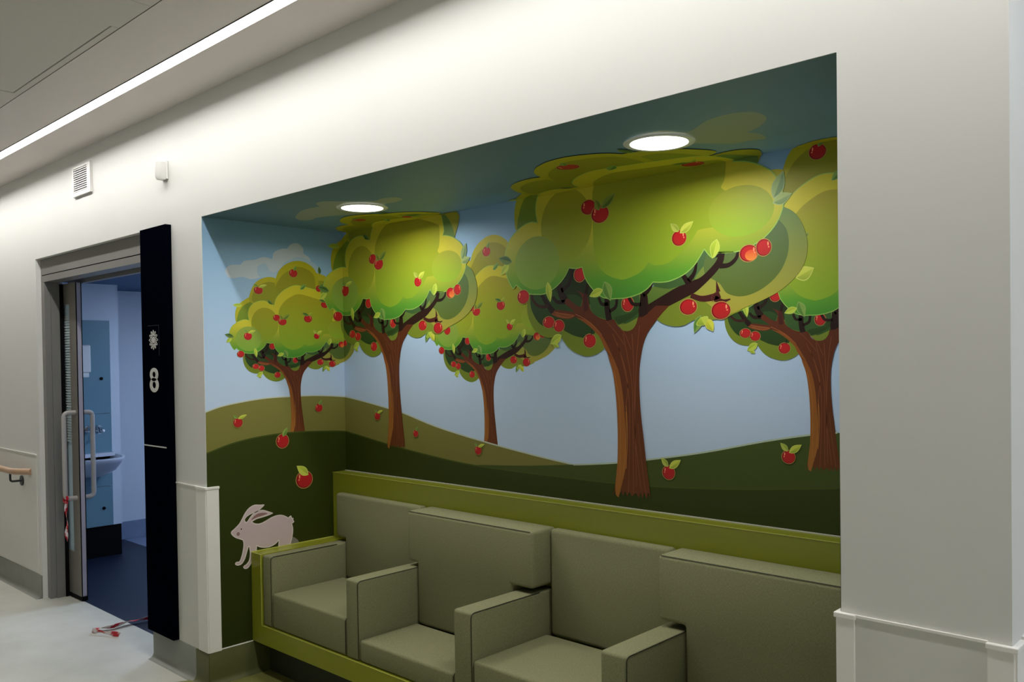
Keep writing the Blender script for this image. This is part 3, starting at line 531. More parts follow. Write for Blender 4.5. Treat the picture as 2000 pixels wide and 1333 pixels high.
# ------------------------------------------------------------------ mural printed on the recess
TREE = {'polys': [['b', [92, 122, 62],[96, 112, 44],[[-0.486, 0.17, 1],[-0.2757, 0.2613],[-0.2039, 0.2613],[-0.063, 0.1633],[0.0447, 0.1337],[0.0652, 0.1381],[0.2017, 0.1768],[0.3023, 0.2245],[0.3453, 0.2788],[0.4293, 0.2585],[0.4906, 0.2612],[0.5738, 0.3013],[0.626, 0.3436, 1],[0.5298, 0.1587],[0.4251, 0.121],[0.3413, 0.1158],[0.2594, 0.0849],[0.0862, 0.0382],[0.0128, -0.0004],[-0.0335, 0.024],[-0.0892, 0.026],[-0.1582, -0.0068],[-0.29, 0.0333],[-0.4512, 0.0807]]],['b', [108, 126, 44],[116, 132, 36],[[-0.4974, 0.1665, 1],[-0.5023, 0.1165],[-0.4936, 0.0701],[-0.469, 0.0274],[-0.4306, -0.0029],[-0.3815, -0.0166],[-0.333, -0.0098],[-0.3061, 0.0137],[-0.2678, 0.1126],[-0.3674, 0.1668, 1]]],['b', [112, 128, 40],[118, 136, 36],[[-0.317, -0.0061],[-0.294, -0.0451],[-0.2606, -0.0718],[-0.2199, -0.0883],[-0.1796, -0.0948],[-0.1397, -0.0874],[-0.1027, -0.0665],[-0.0853, -0.0321],[-0.1376, 0.0473],[-0.2795, 0.041]]],['b', [118, 132, 42],[126, 142, 40],[[0.1308, 0.0548],[0.1437, 0.0377],[0.1739, 0.02],[0.2164, 0.0094],[0.2584, 0.0115],[0.3039, 0.0294],[0.3402, 0.0262],[0.3799, 0.027],[0.4189, 0.0299],[0.4573, 0.0437],[0.4884, 0.0593],[0.4893, 0.1408, 1],[0.218, 0.1233, 1]]],['b', [100, 130, 72],[168, 160, 58],[[0.6392, 0.3883, 1],[0.6718, 0.3689],[0.6963, 0.3398],[0.7156, 0.2953],[0.7224, 0.2477],[0.7097, 0.1925],[0.6746, 0.148],[0.6236, 0.1109],[0.5715, 0.0874],[0.5018, 0.0641],[0.4242, 0.0454],[0.3036, 0.1234, 1],[0.3925, 0.2448, 1],[0.574, 0.3255, 1]]],['b', [46, 78, 34],[38, 62, 24],[[-0.4849, 0.17, 1],[-0.4814, 0.1155],[-0.457, 0.0685],[-0.4243, 0.0382],[-0.3754, 0.0242],[-0.3111, 0.0301],[-0.2376, 0.0712],[-0.2057, 0.1489],[-0.2757, 0.2613, 1],[-0.3671, 0.1831]]],['b', [42, 72, 30],[40, 64, 24],[[-0.3086, 0.0219],[-0.2698, -0.0035],[-0.2289, -0.0166],[-0.1884, -0.0209],[-0.1483, -0.007],[-0.1379, 0.0278],[-0.1768, 0.0764],[-0.289, 0.0936]]],['b', [26, 40, 14],[36, 54, 22],[[-0.3563, 0.1824, 1],[-0.3186, 0.2083],[-0.2918, 0.2345],[-0.273, 0.2631, 1],[-0.2039, 0.2613, 1],[-0.1895, 0.2188],[-0.1504, 0.169, 1],[-0.1658, 0.1386],[-0.1713, 0.1076],[-0.2363, 0.1507],[-0.3089, 0.1551]]],['b', [58, 92, 44],[52, 84, 36],[[-0.1708, 0.1389, 1],[0.0446, 0.1262, 1],[0.0651, 0.1362, 1],[0.0685, 0.0576],[0.0132, 0.026],[-0.0332, 0.0392],[-0.0507, 0.0399],[-0.1373, 0.0629],[-0.1616, 0.0875]]],['b', [44, 72, 28],[40, 66, 24],[[-0.0481, 0.0513],[-0.0034, 0.0608],[0.0438, 0.0737],[0.0048, 0.0794],[0.0645, 0.0952],[0.0641, 0.069],[0.0181, 0.041],[-0.0335, 0.024],[-0.032, 0.0239]]],['b', [118, 134, 42],[112, 128, 40],[[-0.0358, 0.024, 1],[0.0086, 0.0281],[0.0593, 0.0487, 1],[0.0522, 0.0265],[0.0359, 0.0064],[0.0128, -0.0012],[-0.015, 0.0035]]],['b', [64, 96, 52],[60, 92, 44],[[0.1303, 0.1765, 1],[0.2017, 0.175],[0.2525, 0.1929, 1],[0.2686, 0.1595, 1],[0.2183, 0.1449],[0.1323, 0.1616]]],['b', [98, 124, 52],[88, 116, 44],[[0.1301, 0.1617, 1],[0.1756, 0.1459],[0.2603, 0.1565, 1],[0.1839, 0.1253],[0.1071, 0.0966, 1],[0.0987, 0.1305]]],['b', [76, 106, 66],[72, 100, 56],[[0.2608, 0.1958],[0.3023, 0.2245],[0.3453, 0.2795, 1],[0.3766, 0.2444, 1],[0.3941, 0.2341],[0.3662, 0.2052],[0.3016, 0.1714],[0.2689, 0.1845]]],['b', [124, 142, 66],[112, 132, 56],[[0.3607, 0.2353, 1],[0.3762, 0.2148],[0.3542, 0.1921],[0.3016, 0.1679, 1],[0.314, 0.1882],[0.3425, 0.2176]]],['b', [84, 108, 66],[92, 110, 42],[[0.626, 0.346, 1],[0.6511, 0.312],[0.6592, 0.2635],[0.6501, 0.2167],[0.6242, 0.1709],[0.5772, 0.1309],[0.5239, 0.1074],[0.4749, 0.1029],[0.4307, 0.1181],[0.4028, 0.1528],[0.3457, 0.1927],[0.3581, 0.2582],[0.477, 0.2819],[0.5738, 0.3061]]],['b', [190, 182, 34],[166, 166, 38],[[-0.5539, 0.4386],[-0.5684, 0.5001],[-0.5608, 0.5533],[-0.5368, 0.5983],[-0.4894, 0.6355],[-0.4228, 0.665],[-0.3302, 0.5064, 1],[-0.4279, 0.4144, 1]]],['b', [126, 142, 34],[110, 138, 38],[[-0.5474, 0.4388],[-0.5384, 0.5186],[-0.4999, 0.5818],[-0.4331, 0.6243],[-0.3756, 0.6445],[-0.3302, 0.5064, 1],[-0.4279, 0.4144, 1]]],['b', [166, 158, 40],[150, 152, 44],[[0.3627, 0.6733, 1],[0.5281, 0.7015],[0.5905, 0.6611],[0.5848, 0.6148],[0.5483, 0.5363, 1],[0.4561, 0.526, 1]]],['b', [104, 132, 62],[96, 126, 58],[[0.3871, 0.6703, 1],[0.4775, 0.6752],[0.5201, 0.6303],[0.5536, 0.5633],[0.5506, 0.5337, 1],[0.4561, 0.526, 1]]],['b', [188, 178, 42],[176, 170, 46],[[0.2444, 0.9216],[0.3093, 0.9181],[0.3635, 0.8955],[0.4396, 0.8274],[0.4823, 0.7226],[0.304, 0.6573, 1],[0.1986, 0.7765, 1]]],['b', [148, 150, 34],[138, 146, 36],[[0.2212, 0.8347],[0.2972, 0.858],[0.3514, 0.8419],[0.4051, 0.7675],[0.4148, 0.7003],[0.3044, 0.6765, 1],[0.1986, 0.7765, 1]]],['b', [188, 178, 30],[166, 162, 34],[[-0.4329, 0.6378],[-0.4119, 0.737],[-0.3724, 0.8019],[-0.3138, 0.8412],[-0.2353, 0.8622],[-0.1663, 0.8499],[-0.0877, 0.7622, 1],[-0.1713, 0.6023, 1],[-0.3477, 0.5961, 1]]],['b', [150, 148, 30],[140, 144, 32],[[-0.4062, 0.6388],[-0.3934, 0.7111],[-0.3539, 0.7669],[-0.2952, 0.8016],[-0.2264, 0.8172],[-0.1574, 0.7954],[-0.089, 0.6975, 1],[-0.1713, 0.6023, 1],[-0.3284, 0.5967, 1]]],['b', [190, 180, 30],[166, 160, 32],[[-0.179, 0.8126],[-0.145, 0.9154],[-0.0833, 0.9794],[-0.0216, 1.0116],[0.0252, 1.0271],[0.098, 1.0297],[0.1713, 1.0068],[0.2344, 0.959],[0.2702, 0.866],[0.2614, 0.6938, 1],[-0.1144, 0.678, 1],[-0.1681, 0.7582]]],['b', [154, 148, 28],[140, 140, 30],[[-0.1729, 0.7671],[-0.126, 0.8615],[-0.0746, 0.9107],[-0.0045, 0.9478],[0.0448, 0.9744],[0.1387, 0.9621],[0.2122, 0.9196],[0.2375, 0.8451],[0.229, 0.6925, 1],[-0.1144, 0.678, 1]]],['k', [206, 214, 120],[160, 200, 110],[[-0.5818, 0.2001],[-0.6217, 0.2705],[-0.6268, 0.3319],[-0.6055, 0.3936],[-0.568, 0.4295],[-0.5211, 0.4553],[-0.4741, 0.4661],[-0.4346, 0.459, 1],[-0.4448, 0.5123],[-0.4343, 0.5662],[-0.3953, 0.6123],[-0.3373, 0.637],[-0.279, 0.6393],[-0.2304, 0.6184],[-0.1912, 0.6016, 1],[-0.17, 0.6665],[-0.1085, 0.7335],[-0.0263, 0.782],[0.0309, 0.798],[0.1142, 0.7911],[0.389, 0.7301],[0.4418, 0.6841],[0.46, 0.6328],[0.4677, 0.5886, 1],[0.456, 0.5615, 1],[0.4581, 0.5631],[0.5019, 0.5558],[0.5447, 0.5414],[0.5761, 0.5241],[0.6019, 0.5055],[0.6273, 0.468],[0.6381, 0.4281],[0.6403, 0.3992],[0.6313, 0.3669],[0.6105, 0.331],[0.5737, 0.2964],[0.5311, 0.274],[0.4822, 0.2591],[0.4267, 0.2578],[0.3927, 0.2626],[0.4598, 0.2584],[0.4293, 0.2592],[0.3964, 0.2599, 1],[0.3825, 0.2456],[0.3707, 0.2501],[0.3453, 0.2795, 1],[0.3269, 0.2541],[0.3023, 0.2245],[0.2608, 0.1958],[0.2017, 0.1768],[0.163, 0.1749],[0.129, 0.178, 1],[0.1013, 0.1544],[0.0652, 0.1381],[0.0055, 0.1267],[-0.0508, 0.1269],[-0.0636, 0.1269],[-0.1068, 0.1371],[-0.1504, 0.169, 1],[-0.1699, 0.1899],[-0.1895, 0.2188],[-0.2029, 0.2612, 1],[-0.2344, 0.2579],[-0.273, 0.2631, 1],[-0.2918, 0.2345],[-0.3186, 0.2083],[-0.3563, 0.1845],[-0.4054, 0.1671],[-0.4496, 0.1678],[-0.486, 0.1721],[-0.5284, 0.1895],[-0.5626, 0.2128]]],['c', [176, 170, 44],[72, 136, 44],[[-0.5818, 0.2001],[-0.6217, 0.2705],[-0.6268, 0.3319],[-0.6055, 0.3936],[-0.568, 0.4295],[-0.5211, 0.4553],[-0.4741, 0.4661],[-0.4346, 0.459, 1],[-0.4448, 0.5123],[-0.4343, 0.5662],[-0.3953, 0.6123],[-0.3373, 0.637],[-0.279, 0.6393],[-0.2304, 0.6184],[-0.1912, 0.6016, 1],[-0.17, 0.6665],[-0.1085, 0.7335],[-0.0263, 0.782],[0.0309, 0.798],[0.1142, 0.7911],[0.389, 0.7301],[0.4418, 0.6841],[0.46, 0.6328],[0.4677, 0.5886, 1],[0.456, 0.5615, 1],[0.4581, 0.5631],[0.5019, 0.5558],[0.5447, 0.5414],[0.5761, 0.5241],[0.6019, 0.5055],[0.6273, 0.468],[0.6381, 0.4281],[0.6403, 0.3992],[0.6313, 0.3669],[0.6105, 0.331],[0.5737, 0.2964],[0.5311, 0.274],[0.4822, 0.2591],[0.4267, 0.2578],[0.3927, 0.2626],[0.4598, 0.2584],[0.4293, 0.2592],[0.3964, 0.2599, 1],[0.3825, 0.2456],[0.3707, 0.2501],[0.3453, 0.2795, 1],[0.3269, 0.2541],[0.3023, 0.2245],[0.2608, 0.1958],[0.2017, 0.1768],[0.163, 0.1749],[0.129, 0.178, 1],[0.1013, 0.1544],[0.0652, 0.1381],[0.0055, 0.1267],[-0.0508, 0.1269],[-0.0636, 0.1269],[-0.1068, 0.1371],[-0.1504, 0.169, 1],[-0.1699, 0.1899],[-0.1895, 0.2188],[-0.2029, 0.2612, 1],[-0.2344, 0.2579],[-0.273, 0.2631, 1],[-0.2918, 0.2345],[-0.3186, 0.2083],[-0.3563, 0.1845],[-0.4054, 0.1671],[-0.4496, 0.1678],[-0.486, 0.1721],[-0.5284, 0.1895],[-0.5626, 0.2128]]],['c', [162, 156, 32],[146, 164, 40],[[-0.152, 0.435],[-0.1554, 0.4672],[-0.1652, 0.4977],[-0.181, 0.5251],[-0.2021, 0.548],[-0.2273, 0.5653],[-0.2554, 0.5759],[-0.285, 0.5796],[-0.3146, 0.5759],[-0.3427, 0.5653],[-0.3679, 0.548],[-0.389, 0.5251],[-0.4048, 0.4977],[-0.4146, 0.4672],[-0.418, 0.435],[-0.4146, 0.4028],[-0.4048, 0.3723],[-0.389, 0.3449],[-0.3679, 0.322],[-0.3427, 0.3047],[-0.3146, 0.2941],[-0.285, 0.2904],[-0.2554, 0.2941],[-0.2273, 0.3047],[-0.2021, 0.322],[-0.181, 0.3449],[-0.1652, 0.3723],[-0.1554, 0.4028]]],['c', [144, 162, 66],[126, 166, 58],[[-0.3214, 0.2958],[-0.3245, 0.3203],[-0.3336, 0.3436],[-0.3483, 0.3645],[-0.3677, 0.3819],[-0.391, 0.3951],[-0.417, 0.4032],[-0.4444, 0.406],[-0.4718, 0.4032],[-0.4978, 0.3951],[-0.5211, 0.3819],[-0.5405, 0.3645],[-0.5552, 0.3436],[-0.5643, 0.3203],[-0.5674, 0.2958],[-0.5643, 0.2713],[-0.5552, 0.248],[-0.5405, 0.2271],[-0.5211, 0.2097],[-0.4978, 0.1965],[-0.4718, 0.1884],[-0.4444, 0.1856],[-0.417, 0.1884],[-0.391, 0.1965],[-0.3677, 0.2097],[-0.3483, 0.2271],[-0.3336, 0.248],[-0.3245, 0.2713]]],['c', [164, 154, 30],[134, 170, 42],[[-0.1488, 0.4744],[-0.142, 0.5665],[-0.0901, 0.6421],[-0.0095, 0.6964],[0.05, 0.7177],[0.1231, 0.7115],[0.4242, 0.6263],[0.4335, 0.5716, 1],[0.4322, 0.5429],[0.4263, 0.506],[0.4146, 0.4816],[0.4591, 0.447],[0.4276, 0.362],[0.321, 0.3465, 1],[0.2879, 0.304],[0.2869, 0.304],[0.2535, 0.2752],[0.2026, 0.2438],[0.1639, 0.2362],[0.1334, 0.2388],[0.1093, 0.2512, 1],[0.0889, 0.2277],[0.0526, 0.2082],[-0.0028, 0.1954],[-0.0497, 0.1988],[-0.0153, 0.1951],[-0.0623, 0.2093],[-0.11, 0.24],[-0.1386, 0.2851],[-0.1453, 0.3325]]],['c', [160, 162, 46],[144, 178, 48],[[0.6091, 0.3925],[0.606, 0.4117],[0.597, 0.43],[0.5823, 0.4463],[0.5629, 0.46],[0.5396, 0.4703],[0.5137, 0.4767],[0.4864, 0.4788],[0.4591, 0.4767],[0.4332, 0.4703],[0.4099, 0.46],[0.3905, 0.4463],[0.3758, 0.43],[0.3668, 0.4117],[0.3637, 0.3925],[0.3668, 0.3733],[0.3758, 0.355],[0.3905, 0.3387],[0.4099, 0.325],[0.4332, 0.3147],[0.4591, 0.3083],[0.4864, 0.3062],[0.5137, 0.3083],[0.5396, 0.3147],[0.5629, 0.325],[0.5823, 0.3387],[0.597, 0.355],[0.606, 0.3733]]],['t', [90, 40, 20],[106, 56, 24],[[-0.0672, -0.636, 1],[-0.0573, -0.5991],[-0.0437, -0.5054],[-0.0404, -0.4245],[-0.0412, -0.3381],[-0.0481, -0.2346],[-0.0611, -0.154],[-0.0817, -0.0903],[-0.0978, -0.0627],[-0.1191, -0.0235],[-0.1481, 0.0047],[-0.1875, 0.0335],[-0.2378, 0.0613],[-0.2688, 0.0566],[-0.3106, 0.0603],[-0.3476, 0.07],[-0.3743, 0.0835, 1],[-0.3418, 0.0962],[-0.2943, 0.0899],[-0.2477, 0.0836, 1],[-0.2783, 0.1072],[-0.3094, 0.1269],[-0.2829, 0.1415, 1],[-0.2167, 0.102],[-0.2035, 0.133, 1],[-0.2158, 0.1535],[-0.2359, 0.1706, 1],[-0.2056, 0.1568],[-0.1906, 0.148],[-0.1852, 0.1713, 1],[-0.1736, 0.1155],[-0.1617, 0.0835],[-0.1373, 0.0629],[-0.0985, 0.0476],[-0.0506, 0.0438],[-0.0321, 0.0163],[-0.015, 0.0035],[0.0128, -0.0012],[0.0359, 0.0064],[0.0522, 0.0265],[0.0616, 0.0504],[0.0866, 0.0642, 1],[0.1401, 0.0883],[0.1983, 0.0852, 1],[0.1613, 0.0535],[0.1303, 0.0217],[0.1034, -0.0107],[0.085, -0.0474],[0.0731, -0.092],[0.0644, -0.1483],[0.0632, -0.2271],[0.0687, -0.3169],[0.0808, -0.4175],[0.0898, -0.4955],[0.1019, -0.5842],[0.106, -0.6258, 1],[0.0956, -0.6072, 1],[0.0899, -0.6314, 1],[0.0781, -0.6061, 1],[0.0723, -0.6321, 1],[0.0618, -0.6105, 1],[0.0547, -0.631, 1],[0.0406, -0.6126, 1],[0.0231, -0.6303, 1],[0.0109, -0.6127, 1],[0.0009, -0.6308, 1],[-0.0072, -0.6116, 1],[-0.0202, -0.6312, 1],[-0.0269, -0.6106, 1],[-0.0415, -0.6392, 1],[-0.0528, -0.6305, 1],[-0.0553, -0.6076, 1],[-0.0628, -0.6315, 1]]],['t', [134, 72, 28],[162, 102, 40],[[-0.0624, -0.103],[-0.0978, -0.0627],[-0.1191, -0.0235],[-0.1481, 0.0047],[-0.1875, 0.0335],[-0.2378, 0.0613, 1],[-0.1773, 0.0449],[-0.1381, 0.0161],[-0.1092, -0.016],[-0.0856, -0.0514],[-0.0602, -0.0963],[-0.0327, -0.154],[-0.0162, -0.2284],[-0.0071, -0.3196],[-0.0016, -0.4223],[-0.0029, -0.5081],[-0.0178, -0.5667],[-0.0401, -0.639, 1],[-0.0528, -0.6305, 1],[-0.0551, -0.5989],[-0.0437, -0.5054],[-0.0404, -0.4245],[-0.0412, -0.3381],[-0.0481, -0.2346],[-0.0611, -0.154],[-0.0817, -0.0903]]],['t', [128, 70, 34],[120, 62, 28],[[-0.3743, 0.0835, 1],[-0.3208, 0.083],[-0.2427, 0.0715, 1],[-0.2688, 0.0574],[-0.3106, 0.0603],[-0.3476, 0.07]]],['t', [36, 16, 10],[46, 18, 12],[[0.0638, 0.0485, 1],[0.0644, 0.084],[0.1009, 0.1303],[0.1071, 0.0948, 1],[0.1753, 0.1258],[0.2352, 0.151],[0.2686, 0.1595],[0.3016, 0.1707],[0.326, 0.1767],[0.3662, 0.2052],[0.3941, 0.2341],[0.4002, 0.2585, 1],[0.4262, 0.2561, 1],[0.4192, 0.225],[0.4015, 0.2023],[0.3778, 0.1798],[0.3417, 0.1509],[0.3092, 0.1284],[0.2597, 0.1082],[0.2005, 0.0851, 1],[0.1401, 0.0883, 1],[0.1044, 0.0634],[0.0864, 0.0512]]]], 'strokes': [[[34, 14, 10],[[-0.2936, 0.1321, 0.0351],[-0.3141, 0.1595, 0.0304],[-0.324, 0.2006, 0.0257]]],[[34, 14, 10],[[-0.3139, 0.1716, 0.0178],[-0.2768, 0.1933, 0.0159],[-0.2607, 0.2281, 0.014],[-0.257, 0.2618, 0.0122]]],[[34, 14, 10],[[-0.2937, 0.1261, 0.0178],[-0.3359, 0.1284, 0.0154],[-0.3596, 0.1501, 0.0131]]],[[34, 14, 10],[[-0.358, 0.0888, 0.028],[-0.3899, 0.1231, 0.022],[-0.4219, 0.1661, 0.0159]]],[[56, 24, 18],[[-0.3846, 0.1126, 0.0131],[-0.4339, 0.1151, 0.0128],[-0.4696, 0.144, 0.0125],[-0.4748, 0.1693, 0.0122]]],[[70, 26, 22],[[-0.1867, 0.0847, 0.0224],[-0.1909, 0.1322, 0.0206],[-0.188, 0.1557, 0.0187]]],[[34, 14, 10],[[-0.1866, 0.1517, 0.0159],[-0.1827, 0.1711, 0.0145],[-0.1774, 0.1904, 0.0131]]],[[34, 14, 10],[[-0.0745, 0.0428, 0.028],[-0.0833, 0.0914, 0.0262],[-0.0828, 0.128, 0.0243]]],[[34, 14, 10],[[-0.0783, 0.1065, 0.014],[-0.1097, 0.1082, 0.0131],[-0.1239, 0.1342, 0.0122]]],[[34, 14, 10],[[-0.0716, 0.0773, 0.014],[-0.0427, 0.0932, 0.0131],[-0.0361, 0.1253, 0.0122]]],[[34, 14, 10],[[0.0865, 0.0568, 0.0356],[0.0825, 0.0942, 0.028],[0.0831, 0.1351, 0.0205]]],[[34, 14, 10],[[0.0831, 0.1314, 0.0221],[0.1101, 0.1483, 0.0146],[0.129, 0.178, 0.0071]]],[[34, 14, 10],[[0.0736, 0.0966, 0.0134],[0.0373, 0.1004, 0.0134],[0.0193, 0.1258, 0.0134]]],[[34, 14, 10],[[0.281, 0.1587, 0.0221],[0.2566, 0.1926, 0.0174]]],[[34, 14, 10],[[0.2811, 0.1693, 0.0205],[0.304, 0.196, 0.0146],[0.3137, 0.2324, 0.0087]]],[[34, 14, 10],[[0.4055, 0.2117, 0.0182],[0.4402, 0.2129, 0.0158],[0.467, 0.2311, 0.0134],[0.4779, 0.2566, 0.0111]]],[[34, 14, 10],[[0.3766, 0.2426, 0.0055],[0.4099, 0.2517, 0.0119]]],[[70, 26, 22],[[0.2887, 0.1172, 0.0174],[0.3331, 0.1029, 0.0208],[0.3808, 0.1064, 0.0242],[0.4044, 0.1155, 0.0277]]],[[70, 26, 22],[[0.3847, 0.101, 0.0221],[0.4157, 0.0899, 0.013],[0.4457, 0.0951, 0.004]]],[[70, 26, 22],[[0.3986, 0.1228, 0.0174],[0.3917, 0.1614, 0.0016]]],[[104, 48, 40],[[0.3767, 0.0893, 0.0024],[0.373, 0.1104, 0.0022],[0.4006, 0.1261, 0.002]]],[[134, 74, 44],[[0.0005, -0.2851, 0.003],[0.0088, -0.1938, 0.0028],[-0.0177, -0.0968, 0.0026],[-0.0589, -0.0099, 0.0024]]],[[134, 74, 44],[[0.006, -0.616, 0.003],[0.0166, -0.3643, 0.0029],[0.0117, -0.2279, 0.0027],[-0.0111, -0.1254, 0.0026],[-0.0381, -0.0449, 0.0024]]],[[134, 74, 44],[[0.0302, -0.6136, 0.003],[0.0308, -0.341, 0.0029],[0.0294, -0.2049, 0.0027],[0.0134, -0.1142, 0.0026],[-0.0094, -0.0113, 0.0024]]],[[134, 74, 44],[[0.0647, -0.599, 0.003],[0.0434, -0.4197, 0.0029],[0.039, -0.2501, 0.0027],[0.0374, -0.1257, 0.0026],[0.0322, -0.0125, 0.0024]]],[[134, 74, 44],[[0.0443, -0.5896, 0.003],[0.0416, -0.3066, 0.0028],[0.0514, -0.1089, 0.0026],[0.0668, 0.0201, 0.0024]]],[[134, 74, 44],[[0.0848, -0.6083, 0.003],[0.0664, -0.4747, 0.0027],[0.0546, -0.3513, 0.0024]]],[[134, 74, 44],[[-0.0051, -0.053, 0.0023],[-0.0419, -0.0063, 0.0021],[-0.0889, 0.0414, 0.0019]]],[[134, 74, 44],[[0.027, -0.0726, 0.0023],[-0.0044, -0.0075, 0.0021],[-0.0321, 0.0201, 0.0019]]],[[176, 112, 50],[[-0.0319, -0.5679, 0.003],[-0.0283, -0.4238, 0.0028],[-0.031, -0.2745, 0.0026],[-0.054, -0.154, 0.0024]]],[[176, 112, 50],[[-0.0178, -0.5667, 0.003],[-0.0016, -0.4223, 0.0027],[0.0001, -0.308, 0.0024]]],[[176, 112, 50],[[-0.0031, -0.5253, 0.003],[0.0058, -0.3933, 0.0027],[0.0005, -0.2851, 0.0024]]],[[170, 100, 56],[[-0.3527, 0.0886, 0.0023],[-0.3103, 0.0785, 0.0019],[-0.2479, 0.0697, 0.0014]]],[[170, 100, 56],[[-0.3422, 0.0759, 0.0023],[-0.3, 0.0639, 0.0019],[-0.248, 0.0657, 0.0014]]],[[170, 100, 56],[[-0.2427, 0.0754, 0.0023],[-0.1872, 0.0493, 0.002],[-0.1479, 0.0203, 0.0017],[-0.1092, -0.0121, 0.0014]]]], 'apples': [[-0.1694, 0.4907, 0.0356, 0.0283, 0, -1, None, 1],[-0.1124, 0.4571, 0.0418, 0.0338, 3, -1, None, 1],[0.2432, 0.3261, 0.0299, 0.0274, 2, 1, None, 1],[0.5707, 0.2603, 0.027, 0.0281, 0, 1, None, 1],[0.5157, 0.246, 0.0333, 0.0281, 0, 2, None, 1],[-0.2171, 0.2296, 0.0291, 0.0283, 0, 0, None, 0],[0.0135, 0.1016, 0.0276, 0.0283, 0, -1, None, 0],[-0.5232, 0.1597, 0.0329, 0.0283, 0, -1, None, 1],[-0.3831, 0.047, 0.0307, 0.0235, 0, -1, None, 1],[-0.3281, 0.0307, 0.0281, 0.0243, 0, -1, None, 1],[-0.1711, -0.0339, 0.0307, 0.0267, 4, -1, None, 1],[0.2779, 0.0768, 0.0349, 0.0277, 0, 1, None, 0],[0.4084, 0.0581, 0.0366, 0.0299, 0, 1, None, 1],[-0.3449, 0.7358, 0.0424, 0.0348, 1, -1, [1], 1],[0.0074, 0.9113, 0.0424, 0.0369, 5, -1, None, 1],[0.2761, 0.7804, 0.0334, 0.0301, 6, 1, [1, 2], 1],[0.3362, 0.6297, 0.0413, 0.032, 7, 1, [1, 4], 1],[0.1535, 0.4908, 0.0424, 0.0359, 7, 1, [1, 3], 1],[-0.4515, 0.3202, 0.0374, 0.0348, 1, -1, [1, 2, 3], 1]], 'leaves': [[[176, 196, 62],[-0.3856, 0.2089, -0.3734, 0.1337, 0.029]],[[176, 196, 62],[-0.1064, 0.1623, -0.1667, 0.1418, 0.029]],[[96, 140, 60],[-0.0938, 0.1904, -0.0675, 0.1213, 0.0402]],[[176, 196, 62],[0.3949, 0.3034, 0.3778, 0.2432, 0.0332]],[[96, 140, 60],[0.3275, 0.0408, 0.3025, -0.0149, 0.0277]],[[176, 196, 62],[0.3282, 0.0355, 0.342, 0.0103, 0.0474]],[[206, 206, 60],[0.3522, 0.0292, 0.3763, -0.0113, 0.03]],[[176, 196, 62],[-0.3181, -0.0081, -0.3722, -0.0414, 0.0327]],[[176, 196, 62],[-0.3603, -0.0376, -0.3312, -0.0553, 0.0206]],[[120, 150, 100],[0.6088, 0.4217, 0.6413, 0.5002, 0.0382]],[[140, 164, 104],[0.6076, 0.4045, 0.6683, 0.4248, 0.0332]],[[62, 98, 44],[-0.5887, 0.3129, -0.6632, 0.3333, 0.0323]],[[176, 196, 62],[-0.6054, 0.3039, -0.6519, 0.2633, 0.0285]],[[176, 196, 62],[-0.5071, 0.5931, -0.5849, 0.5939, 0.0285]],[[62, 98, 44],[-0.2544, 0.6448, -0.2068, 0.612, 0.0247]],[[96, 140, 60],[0.078, 0.7649, 0.1357, 0.813, 0.0313]],[[62, 98, 44],[0.2876, 0.9215, 0.2803, 0.9888, 0.0292]]], 'origin': [-1.9326, 1.5951]}
